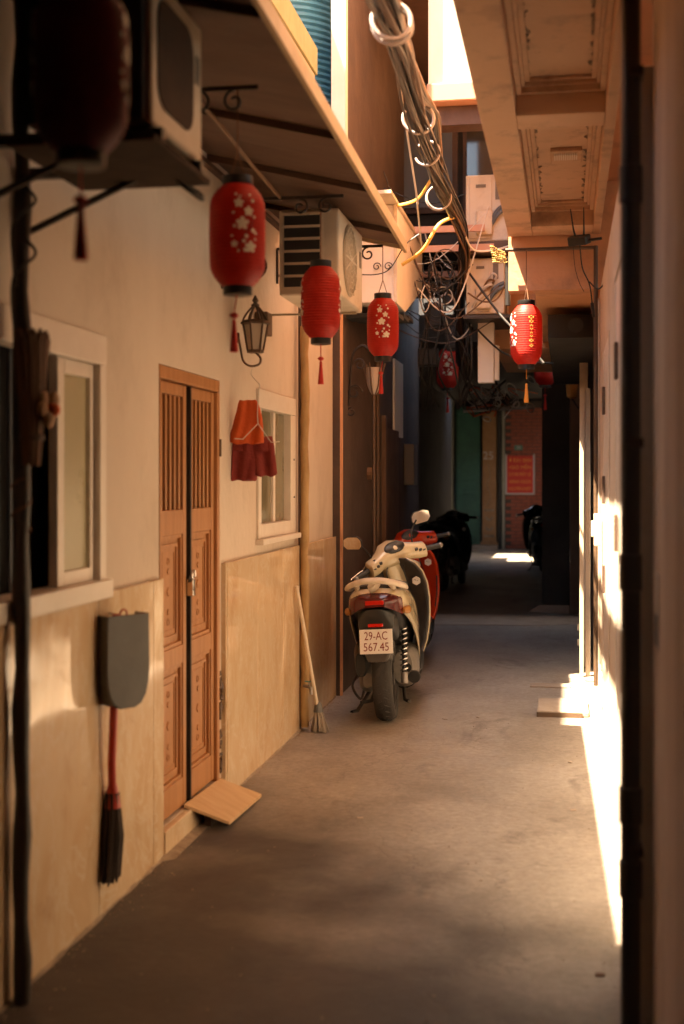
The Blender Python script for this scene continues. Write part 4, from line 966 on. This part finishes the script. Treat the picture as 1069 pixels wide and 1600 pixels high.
    vs = [(0,-.064,.082)]+[(.082*math.cos(2*math.pi*i/n), -.060-.017*(-1)*math.sin(2*math.pi*i/n)*1.6-.004, .080+.028*math.sin(2*math.pi*i/n)) for i in range(n)]
    ds.lathe([(.001,.010),(.8,.010),(1.0,.0)], n=28); ds.v = [Vector((v.x*.082, v.y*.046, v.z)) for v in ds.v]
    ds.tf(T @ Matrix.Translation((0,-.062,.082)) @ Matrix.Rotation(R(50),4,'X')); ds.build('dashboard', 'black', Hd, smooth=40)
    for sx in (-1,1):
        for k_, (a_, b_) in enumerate(((.148,.030),(.175,.004),(.205,-.02))):
            q = MB().obox((sx*(a_+.0), -.106+(.004 if k_ else .008), .022-.012*k_), (.022,.014,.02), (R(20),0,0)); q.tf(T); q.build('switch', 'black', Hd, bevel=.002)
        q = MB().tube([(sx*.222,-.055,-.012),(sx*.345,-.085,-.022)], .0185, 12); q.tf(T); q.build('grip', 'seat', t, smooth=50)
        q = MB().sphere((sx*.35,-.086,-.022), .02, 12, 8); q.tf(T); q.build('bar_end', 'alloy', t, smooth=70)
        q = MB().tube(bez([(sx*.2,.0,-.02),(sx*.26,.01,-.025),(sx*.36,-.02,-.04)],6), .0065, 6); q.tf(T); q.build('brake_lever', 'chrome', t, smooth=60)
        if mirrors:
            q = MB().tube(bez([(sx*.17,-.02,.05),(sx*.19,.0,.12),(sx*.25,.0,.19)],6), .006, 6); q.tf(T); st_ = q.build('mirror_stalk', 'black', t, smooth=60)
            mb2 = MB(); pr = [(-.072,-.03),(-.05,-.052),(.045,-.045),(.072,-.015),(.066,.03),(.03,.046),(-.045,.04),(-.07,.012)]
            mb2.prism(pr, 0, .022, 'Y'); mt = T @ Matrix.Translation((sx*.285,-.01,.205)) @ Matrix.Rotation(R(sx*12-turn),4,'Z') @ Matrix.Rotation(R(-12),4,'X')
            mb2.v = [Vector((v.x*sx, v.y, v.z)) for v in mb2.v]; mb2.tf(mt); mr = mb2.build('mirror', 'black', t, bevel=.006)
            mg = MB(); mg.prism([(a_*.9*sx,b_*.9) for a_, b_ in pr], -.003, -.0005, 'Y'); mg.tf(mt); mg.build('mirror_glass', 'mirror', mr)
    return t
scooter('cream scooter with white 29-AC 567.45 plate parked by the left wall', (-1.10, 7.93, 0), 3, -3, 'cream', True, True, 36)
scooter('bright red scooter with mirrors parked right behind the cream one', (-1.25, 9.95, 0), 2, -3, 'redpaint', False, False, 34, inner='redpaint')
scooter('black scooter standing deep in the shade beyond the red one', (-1.66, 17.3, 0), -8, -4, 'blackpaint', False, False, 8, rail='black', inner='black')
scooter('black scooter at the far end by the brick wall, chrome glinting', (-.36, 21.3, 0), 6, -3, 'blackpaint', False, False, 4, rail='chrome', inner='black')

# ------------------------------------------------------------------ lamps on the left
WL = thing('wall_lamp', 'iron carriage wall lamp with glass panes between two lanterns', 'lamp', (-1.475, 6.0, 2.20), (0,0,R(20)), 'wall lamps in the alley')
mb = MB(); n = 6
def hexr(r_, z): return [(r_*math.cos(2*math.pi*i/n), r_*math.sin(2*math.pi*i/n), z) for i in range(n)]
WL.scale = (.84,.84,.84)
MB().rings([hexr(.044,-.088), hexr(.043,-.075), hexr(.066,.052), hexr(.068,.06)]).build('glass', 'lampglass', WL)
for i in range(n):
    a = 2*math.pi*i/n; mb.tube([(.046*math.cos(a),.046*math.sin(a),-.09),(.071*math.cos(a),.071*math.sin(a),.06)], .0055, 6)
mb.build('frame', 'iron', WL)
MB().rings([hexr(.084,.058), hexr(.086,.066), hexr(.074,.082)]).build('collar', 'iron', WL)
MB().rings([hexr(.048,-.105),hexr(.05,-.088)]).build('base', 'iron', WL)
mb = MB()
for i in range(n):
    a = 2*math.pi*i/n; mb.tube(bez([(.072*math.cos(a),.072*math.sin(a),.08),(.05*math.cos(a),.05*math.sin(a),.12),(.012*math.cos(a),.012*math.sin(a),.165)],5), .006, 5)
mb.lathe([(.02,.16),(.026,.17),(.01,.182),(.02,.195),(.004,.225)], n=10); mb.build('crown', 'iron', WL, smooth=50)
MB().cyl((0,0,-.09),(0,0,-.03), .017, n=10).build('bulb_holder', 'actrim', WL)
mb = MB(); mb.tube(bez([(0,0,-.10),(.03,.0,-.135),(.02,0,-.17),(-.03,0,-.18),(-.07,0,-.15),(-.085,0,-.08),(-.10,0,.0)],8), .007, 6); mb.lathe([(.001,0),(.03,0),(.03,.012),(.001,.012)], (-.105,0,-.02), 14, 'X'); mb.build('arm', 'iron', WL, smooth=60)
PLM = thing('post_lamp', 'slender lamp post with tulip glass shade behind the third lantern', 'lamp', (-1.40, 9.35, 0))
MB().tube([(0,0,0),(0,0,2.14)], .012, 8).build('post', 'iron', PLM, smooth=50)
MB().lathe([(.015,2.13),(.03,2.15),(.05,2.20),(.06,2.27),(.056,2.33)], n=16).build('glass', 'lampglass', PLM, smooth=60)
for i in range(6):
    a = 2*math.pi*i/6+.3; MB().tube(bez([(.015*math.cos(a),.015*math.sin(a),2.13),(.05*math.cos(a),.05*math.sin(a),2.19),(.066*math.cos(a),.066*math.sin(a),2.29),(.085*math.cos(a),.085*math.sin(a),2.36)],5), .007, 5, flat=.5).build('petal_rib', 'iron', PLM)
SB = thing('scroll_bracket', 'black wrought iron scroll bracket on the wall beside the lamp post', 'bracket', (-1.545, 9.1, 2.25))
mb = MB(); mb.tube(bez([(0,0,-.22),(.01,0,-.05),(.03,0,.15),(.10,0,.22),(.17,0,.17)],8), .010, 6); mb.tube(spiral((.04,0,-.12), .06, .015, 0, 420, 'XZ'), .007, 6); mb.tube(spiral((.02,0,-.26), .035, .01, 90, 480, 'XZ'), .008, 6); mb.tube(spiral((.08,0,.08),.05,.012,180,-240,'XZ'),.007,6)
mb.build('scrollwork', 'blackm', SB, smooth=60)

# ------------------------------------------------------------------ things by the left wall
PP = thing('wall_pipe', 'mustard wrapped vertical pipe on the left wall past the white window', 'pipe', (LX+.055, 7.52, 0))
pts = [(random.uniform(-.004,.004), random.uniform(-.004,.004), .02+i*.08) for i in range(31)]
MB().tube(pts, [.024+random.uniform(-.002,.005) for _ in pts], 12).build('wrapping', 'pipey', PP, smooth=60)
MB().tube(bez([(0,0,2.42),(0,0,2.52),(.03,0,2.58),(.08,-.05,2.6)],6), .017, 10).build('elbow', 'steel', PP, smooth=60)
MB().tube([(-.03,.0,0),(-.03,.0,2.7)], .010, 8).build('thin_pipe', 'darkwood', PP, smooth=60)
TP = thing('water_tap', 'small brass water tap low on the mustard pipe', 'tap', (LX+.085, 7.47, .27))
mb = MB(); mb.tube([(-.03,.03,0),(.0,0,0),(.03,-.06,0)], .010, 10); mb.tube([(.03,-.06,.004),(.035,-.07,-.035)], .010, 10); mb.cyl((.01,-.02,0),(.01,-.02,.03), .006, n=8); mb.build('body', 'alloy', TP, smooth=50)
MB().obox((.01,-.02,.034),(.05,.012,.008)).build('handle', 'plategreen', TP, bevel=.002)
WB = thing('white_broom', 'broom with cream stick leaning on the wall by the cream scooter', 'broom')
MB().tube([(-1.555,7.33,.88),(-1.455,7.48,.12)], .0115, 10).build('stick', 'stick', WB, smooth=60)
mb = MB()
for i in range(70):
    a = random.uniform(0,6.28); r_ = random.uniform(0,1)**.5
    mb.tube([(-1.455+.018*r_*math.cos(a),7.48+.018*r_*math.sin(a),.14),(-1.445+.055*r_*math.cos(a),7.495+.055*r_*math.sin(a),random.uniform(.0,.012))], .004, 4)
mb.build('bristles', 'bristle', WB)
MB().lathe([(.013,.03),(.022,.015),(.03,-.03),(.012,-.03)], (-1.455,7.48,.15), 12).build('binding', 'grey', WB, smooth=50)
RP = thing('plywood_ramp', 'plywood board propped on the doorstep as a ramp', 'board')
mb = MB(); q = [(-1.60,5.24),(-1.585,5.76),(-1.41,5.86),(-1.425,5.33)]
def rz(x): return .006+max(0,(-1.41-x))/.19*.098
mb.rings([[(x,y_,rz(x)+.004) for x,y_ in q],[(x,y_,rz(x)+.019) for x,y_ in q]]); mb.build('board', 'ply', RP, bevel=.002)
box('prop', 'darkwood', RP, -1.545, -1.515, 5.36, 5.70, .0, .055)

DPN = thing('dustpan', 'grey dustpan hung upside down on the wall below the near window', 'dustpan', (LX+.105, 4.21, .885), (0,0,R(56)))
mb = MB()
pr = [(x_*.72, z_*1.02) for x_, z_ in [(-.122,.15),(.122,.15),(.126,-.04),(.120,-.085),(.104,-.125),(.078,-.152),(.04,-.165),(-.04,-.165),(-.078,-.152),(-.104,-.125),(-.120,-.085),(-.126,-.04)]]
mb.rings([[(x,-.012,z) for x,z in pr],[(x,-.02,z) for x,z in pr]]); mb.build('pan', 'grey', DPN, bevel=.004)
mb = MB(); k_ = pr[1:]+pr[:1]
for a_, b_ in zip(pr[1:], pr[2:]+pr[:1]):
    mb.rings([[(a_[0],-.012,a_[1]),(a_[0]*.96,-.012,a_[1]*.96),(b_[0]*.96,-.012,b_[1]*.96),(b_[0],-.012,b_[1])],[(a_[0],.06,a_[1]),(a_[0]*.96,.06,a_[1]*.96),(b_[0]*.96,.06,b_[1]*.96),(b_[0],.06,b_[1])]])
mb.build('rim', 'grey', DPN)
MB().cyl((0,.02,.145),(0,.105,.15), .004, n=8).build('nail', 'steel', DPN)
MB().torus((0,.01,.155), .014, .003, 14, 5, (R(90),0,0)).build('hanging_loop', 'redp', DPN)
BM = thing('red_broom', 'red handled broom with dark bristles hung below the grey dustpan', 'broom')
bx_ = LX+.06; by_ = 4.19
MB().tube([(bx_+.02,by_,1.04),(bx_+.015,by_,.8),(bx_,by_+.01,.53),(bx_-.005,by_+.03,.41)], .0145, 10).build('handle', 'redp', BM, smooth=60)
MB().lathe([(.016,.45),(.022,.42),(.03,.37),(.02,.36)], (bx_-.005,by_+.03,0), 12).build('binding', 'redp', BM, smooth=50)
mb = MB()
for i in range(140):
    a = random.uniform(0,6.28); r_ = random.uniform(0,1)**.5; e = random.uniform(.115,.165)
    mb.tube([(bx_-.005+.022*r_*math.cos(a),by_+.03+.024*r_*math.sin(a),.42),(bx_-.004+.036*r_*math.cos(a),by_+.03+.05*r_*math.sin(a),.27),(bx_-.004+.026*r_*math.cos(a),by_+.02+.065*r_*math.sin(a),e)], .004, 4)
mb.build('bristles', 'darkstraw', BM)

# near pole with things hung on it
NPOL = thing('near_pole', 'dark slender pole at the left edge of the picture', 'pole', (LX+.06, 3.46, 0))
pts = [(.003*math.sin(i*1.7), .002*math.cos(i*1.3), i*.12) for i in range(25)]
MB().tube(pts, [.024+.004*math.sin(i*2.1) for i in range(25)], 12).build('pole', 'blackm', NPOL, smooth=60)
MB().tube([(.027*math.cos(i*.9), .027*math.sin(i*.9), 1.35+i*.012) for i in range(14)], .005, 5).build('rope', 'straw', NPOL, smooth=60)
for z in (2.35,2.2): MB().tube(bez([(0,0,z),(.06,-.04,z-.06),(.02,-.10,z-.14),(.0,-.04,z-.3)],6), .005, 5).build('wire', 'cblack', NPOL)
WH = thing('whisk_broom', 'brown straw whisk broom tied to the near dark pole', 'broom', (LX+.11, 3.42, 1.78))
mb = MB()
for i in range(120):
    a = random.uniform(0,6.28); r_ = random.uniform(0,1)**.5
    mb.tube([(.02*r_*math.cos(a),.03*r_*math.sin(a),-.22+random.uniform(-.02,.02)),(.035*r_*math.cos(a),.055*r_*math.sin(a),0),(.04*r_*math.cos(a),.085*r_*math.sin(a),.13+random.uniform(-.03,.02))], .005, 4)
mb.build('bristles', 'straw', WH)
MB().torus((0,0,-.16), .03, .008, 16, 6).build('binding', 'darkwood', WH)
TY = thing('cloth_flower', 'small beige and orange cloth flower hung by the near pole', 'ornament', (LX+.15, 3.44, 1.70))
mb = MB()
for i in range(6):
    a = 2*math.pi*i/6; mb.sphere((.01*math.sin(i*2.), .034*math.cos(a), .034*math.sin(a)), .024, 10, 7, (.6,1,1))
mb.build('petals', 'beige', TY, smooth=80)
MB().sphere((.015,0,0), .02, 10, 7).build('centre', 'orange', TY, smooth=80)

# clothes on a hanger
def cloth(name, m, parent, prof, W_, seed, thick=.022, n=56, folds=1.6):
    rnd = random.Random(seed); ph = [rnd.uniform(0,6.28) for _ in range(4)]
    rs = []
    for (z, w0, w1, amp) in prof:
        ring = []
        for i in range(n):
            a = 2*math.pi*i/n; u = math.cos(a); side = math.sin(a)
            x = (w0+w1)/2 + (w1-w0)/2*u
            f = amp*(math.sin(folds*u*2.2+ph[0]+z*6)+.6*math.sin(folds*u*4.1+ph[1]-z*9))
            ring.append((x, thick*math.copysign(abs(side)**.7, side)*.6+f, z+.006*math.sin(u*7+ph[2])*(1 if z<-.05 else .4)))
        rs.append(ring)
    return MB().rings(rs).build(name, m, parent, smooth=70)
CL = thing('orange_shorts', 'orange shorts folded over a wire hanger under the wall lamp', 'shorts', (-1.505, 6.02, 1.865), (0,0,R(14)))
cloth('cloth', 'orange', CL, [(.02,-.052,.030,.003),(.0,-.060,.040,.004),(-.03,-.066,.050,.006),(-.07,-.076,.058,.007),(-.11,-.086,.062,.008),(-.15,-.098,.064,.008),(-.18,-.104,.066,.008),(-.188,-.10,.063,.007)], .2, 3, folds=2.1)
HG = thing('wire_hanger', 'thin white wire hanger holding the orange shorts', 'hanger', (-1.475, 6.0, 1.78), (0,0,R(14)))
MB().tube(bez([(.02,-.035,.18),(.01,-.035,.06),(.012,-.04,-.01)],6)+[Vector((-.06,-.045,-.085)),Vector((-.10,-.045,-.082))], .0022, 5).build('wire', 'cwhite', HG)
MB().tube([(.012,-.04,-.01),(.075,-.045,-.10),(.115,-.04,-.096)], .0022, 5).build('wire', 'cwhite', HG)
MB().tube(bez([(.02,-.035,.18),(.0,-.02,.20),(-.02,.0,.23),(-.015,.0,.255)],6), .0018, 5).build('hook', 'cwhite', HG)
MS = thing('maroon_shorts', 'dark maroon shorts hanging below the orange pair', 'shorts', (-1.495, 6.05, 1.675), (0,0,R(14)))
cloth('leg', 'maroon', MS, [(.03,-.095,.03,.004),(.0,-.105,.03,.006),(-.05,-.106,.026,.008),(-.10,-.108,.022,.009),(-.14,-.110,.018,.010),(-.168,-.110,.016,.010),(-.175,-.107,.012,.009)], .2, 5, folds=1.7)
cloth('leg', 'maroon', MS, [(.012,-.03,.095,.004),(-.02,-.024,.100,.006),(-.06,-.018,.104,.008),(-.11,-.012,.110,.009),(-.145,-.008,.114,.010),(-.155,-.006,.110,.009)], .2, 8, folds=1.7)
cloth('waistband', 'maroon', MS, [(.035,-.09,.09,.003),(.0,-.098,.094,.004),(-.035,-.10,.096,.005)], .2, 9, .027)

# ------------------------------------------------------------------ right floor clutter
DC = thing('drain_slab', 'pale concrete drain slab at the foot of the right wall', 'slab', (0,0,0))
mb = MB(); mb.box(-.185,.14,8.22,8.72,.0,.035); mb.build('slab', 'slab', DC, bevel=.008)
box('edge_bar', 'iron', DC, -.185, .10, 8.195, 8.218, 0, .03)
D2 = thing('pale_floor_strip', 'thin pale strip set into the floor beyond the drain slab', 'strip')
MB().box(-.26,.03,9.35,9.5,.0,.012).build('strip', 'slab', D2, bevel=.003)  # thin pale strip lying on the floor
D3 = thing('light_band', 'pale cement strip crossing the alley floor before the dark passage', 'strip')
MB().prism([(-1.5,13.15),(-.9,13.25),(-.3,13.3),(.2,13.6),(.2,14.4),(-.4,14.25),(-1.0,14.3),(-1.5,14.2)], 0, .008, 'Z').build('strip', 'slab', D3)  # pale sheet laid on the floor as a painted band of light
D4 = thing('sun_patch_wedge', 'small pale wedge ramp at the foot of the dark wall', 'ramp')
MB().add([(-.42,14.56,.004),(.035,14.56,.004),(.035,14.61,.09),(.03,16.4,.09),(-.3,14.6,.09),(-.42,14.60,.01),(-.02,16.4,.01)], [(0,1,2,4,5),(4,2,3),(4,3,6,5),(0,5,6,1)]).build('wedge', 'slab', D4)  # pale wedge standing in for a triangular sun patch
BD = thing('leaning_board', 'pale narrow board leaning by the right wall beyond the conduit', 'board', (.135, 10.4, 0), (R(-1.5),0,0))
MB().box(-.03,.035,-.02,.02,.01,2.6).build('board', 'stick', BD, bevel=.004)
for z in (.18,.3): box('batten', 'stick', BD, -.05, .03, -.035, -.021, z, z+.05, .003)
MBX = thing('meter_box', 'small cream meter box on the sunlit right wall', 'box', (RX-.012, 7.35, 1.22))
MB().box(-.035,0,-.06,.06,-.09,.09).build('case', 'whiteframe', MBX, bevel=.006)
MB().box(-.05,-.036,-.03,.03,-.04,.05).build('cover', 'acw', MBX, bevel=.004)
PS = thing('wall_poster', 'small blue and white notice stuck on the right wall beside the drain pipe', 'notice', (RX+.0335, 3.42, 1.16))
MB().box(-.003,0,-.05,.05,-.10,.10).build('paper', 'white', PS); MB().box(-.0045,-.0032,-.045,.045,-.09,-.01).build('print', 'cblue', PS)
for i in range(7):
    pc = thing('paper_scrap', ['white paper scrap near the middle of the floor','white scrap on the floor below the drain slab','tiny scrap beside the sunlit strip','small leaf scrap near the bottom right','pale scrap close to the right wall','pale chip by the plywood ramp','pale chip near the cream scooter'][i], 'litter',
        [(-.55,8.1,.003),(.02,6.9,.003),(.03,5.9,.003),(.10,3.95,.003),(.12,7.6,.003),(-.9,5.6,.003),(-.75,8.0,.003)][i], (R(8),0,random.uniform(0,3)))
    MB().prism([(-.017,-.009),(.012,-.012),(.018,.006),(-.011,.011)], 0, .0025, 'Z').build('scrap', 'slab' if i != 3 else 'straw', pc)

# ------------------------------------------------------------------ cables and coils
CB = thing('cable_bundle', 'thick bundle of brown and black cables hanging along the alley', 'cables')
ctr = [(-.56,2.6,2.98),(-.605,4.2,3.11),(-.65,5.0,3.21),(-.71,6.0,3.28),(-.75,7.0,3.34),(-.77,8.0,3.36),(-.75,9.3,3.33),(-.78,9.9,3.22),(-.86,10.4,2.9),(-.9,11.2,2.5)]
cm = ['cblack','cblack','cbrown','ctan','cblack','cblack','cblack','cbrown']
for i in range(26):
    a = random.uniform(0,6.28); ra = .034*random.uniform(0,1)**.5; pts = []
    for k_, p in enumerate(ctr):
        aa = a + k_*.9 + random.uniform(-.7,.7); rr = ra*(1.0+.55*math.sin(k_*1.3+i)) + random.uniform(0,.012)
        pts.append((p[0]+rr*math.cos(aa), p[1], p[2]+rr*math.sin(aa)))
    MB().tube(bez(pts,7), random.uniform(.004,.0105), 6).build('cable', cm[i%8], CB, smooth=60)
# second strand splitting off to the right
for i in range(9):
    o1, o2 = random.uniform(-.02,.02), random.uniform(-.02,.02)
    MB().tube(bez([(-.53+o1,2.6,3.0+o2),(-.575+o2,4.2,3.12+o1),(-.64+o1,5.2,3.26+o1),(-.69+o2,6.2,3.38+o2),(-.70+o1,7.0,3.47+o1),(-.76+o2,7.8,3.38)],7), random.uniform(.005,.010), 6).build('cable', cm[(i*3)%8], CB, smooth=60)
for k_, (p, mm, r_) in enumerate(([[(-1.15,8.8,3.40),(-1.0,8.7,3.42),(-.86,8.4,3.5),(-.78,8.1,3.45)],'cyellow',.011],[[(-1.12,8.80,2.99),(-.97,8.75,3.08),(-.86,8.75,3.25),(-.76,8.9,3.33)],'cyellow',.012],[[(-.74,9.4,3.32),(-.68,9.6,3.22),(-.5,9.7,3.24),(-.35,9.6,3.27)],'cwhite',.008],
        [[(-.86,6.6,3.6),(-.88,7.6,3.2),(-.99,8.6,3.35),(-1.05,9.4,3.2)],'cwhite',.006],[[(-.74,9.9,3.1),(-.5,9.6,2.75),(-.3,9.2,2.5),(-.15,8.9,2.3)],'cblack',.009],[[(-.7,10.2,2.7),(-.5,10.0,2.5),(-.3,10.0,2.42),(-.1,10,2.4)],'cblack',.008],[[(-.75,9.95,2.95),(-.62,9.8,2.86),(-.5,9.8,2.9),(-.40,9.7,3.15)],'ctan',.007])):
    MB().tube(bez(p,10), r_, 6).build('cable', mm, CB, smooth=60)
for i in range(14):   # loose loops near the end
    c = (-.95+random.uniform(-.12,.12), 10.0+random.uniform(-.2,.3), 3.1+random.uniform(-.25,.2))
    MB().torus(c, random.uniform(.05,.13), .0045, 20, 5, (random.uniform(.8,2.3),random.uniform(-.6,.6),random.uniform(0,3))).build('cable', random.choice(['cblack','cblack','cbrown','cwhite']), CB, smooth=60)
for i in range(12):
    x = -.95+random.uniform(-.15,.25); y0 = 10.3+random.uniform(-.2,.5)
    MB().tube(bez([(x,y0,3.2),(x+random.uniform(-.08,.08),y0,2.8),(x+random.uniform(-.1,.1),y0,2.4),(x+random.uniform(-.1,.1),y0+.3,2.1)],6), .008, 5).build('cable', 'cblack', CB, smooth=60)
for i in range(16):   # thin stray wires strung across the gap
    x0 = random.uniform(-1.45,-1.1); x1 = random.uniform(-.75,-.45); yy = random.uniform(9.6,11.4); z0 = random.uniform(2.7,3.9); z1 = random.uniform(2.7,3.9)
    MB().tube(bez([(x0,yy,z0),((x0+x1)/2,yy+.05,min(z0,z1)-random.uniform(.05,.25)),(x1,yy+.1,z1)],8), random.uniform(.003,.006), 5).build('cable', random.choice(['cblack','cblack','cbrown','cwhite']), CB, smooth=60)
for i,(x,z,w_,h_) in enumerate(((-1.15,2.95,.16,.22),(-.98,2.75,.14,.2),(-1.22,2.6,.18,.16),(-1.0,3.15,.2,.14))):
    jb = thing('junction_box', ['dark junction box left of the hanging cables, upper left','dark junction box behind the loose loops','dark flat junction box lowest among the hanging cables','dark wide junction box just below the tie bars'][i], 'box', (x, 11.2+.1*i, z), group='dark boxes among the cables')
    MB().box(-w_/2,w_/2,0,.12,-h_/2,h_/2).build('case', 'black', jb, bevel=.008); box('lid', 'dgrey', jb, -w_/2+.015, w_/2-.015, -.008, -.0005, -h_/2+.015, h_/2-.015, .003)
def coil(label, c, R0, r_, rot, n=1, a0=0, a1=360):
    t = thing('conduit_coil', label, 'coil', c, (0,0,0), 'white conduit coils tied to the cables')
    for i in range(n): MB().torus((random.uniform(-.008,.008),i*.02,random.uniform(-.01,.01)), R0, r_, 30, 8, rot, a0, a1).build('loop', 'tube', t, smooth=60)
    for k_ in range(3): MB().torus((R0*.1*k_-.02,0,R0*.96), r_*1.1, .003, 10, 5, (0,R(90),0)).build('tie', 'cwhite', t)
coil('blurred white coil at the top end of the cable bundle', (-.60,4.4,3.09), .068, .008, (R(82),0,R(15)), 2)
coil('white open coil below the sunlit balcony ledge', (-.755,6.6,3.37), .080, .008, (R(85),0,R(12)), 2, -210, 60)
coil('white coil second above the sunlit air conditioner', (-.78,7.3,3.36), .072, .0075, (R(80),0,R(-8)), 1, -160, 150)
coil('white ring coil beside the sunlit air conditioner', (-.82,8.3,3.34), .078, .0065, (R(88),0,R(10)), 2)
coil('small white coil in the dark below the cable bundle', (-.93,10.2,2.92), .07, .008, (R(85),0,R(30)), 1)
TGL = thing('wire_tangle', 'tangle of white and orange wires on a beam before the brick wall', 'wires', (-.88, 14.9, 2.42))
for i in range(46):
    c = (random.gauss(.06,.17), random.uniform(-.12,.12), random.gauss(0,.085)); 
    if random.random() < .55: mb = MB().torus(c, random.uniform(.03,.08), random.uniform(.004,.009), 18, 5, (random.uniform(.6,2.4),random.uniform(-.8,.8),random.uniform(0,3)))
    else: mb = MB().tube(bez([c,(c[0]+random.uniform(-.15,.15),c[1],c[2]+random.uniform(-.12,.12)),(c[0]+random.uniform(-.25,.25),c[1],c[2]+random.uniform(-.2,.2))],6), random.uniform(.005,.012), 5)
    mb.build('cable', random.choice(['cwhite','cwhite','tube','ctan','cblack','orange']), TGL, smooth=60)
MB().tube([(-.3,.0,-.12),(.5,.02,-.08)], .02, 8).build('beam', 'steel', TGL)

gr = MB(); rg = random.Random(11)
for i in range(900):
    if rg.random() < .55: x = LX+.03+abs(rg.gauss(0,.05)); y = rg.uniform(3.3,8.7)
    elif rg.random() < .5: x = RX-abs(rg.gauss(0,.05))-.005; y = rg.uniform(3.8,10)
    else: x = rg.uniform(-1.5,.15); y = rg.uniform(3.4,10)
    if x > RX-.004: continue
    q = rg.uniform(.0015,.0055); a = rg.uniform(0,6.28)
    gr.add([(x+q*math.cos(a+k*2.094)*rg.uniform(.7,1.2), y+q*math.sin(a+k*2.094)*rg.uniform(.7,1.2), .0005) for k in range(3)]+[(x,y,q*.9)], [(0,1,3),(1,2,3),(2,0,3)])
tag(gr.build('grit', 'slab'), 'fine pale grit scattered on the alley floor along the walls', 'grit', kind='stuff')
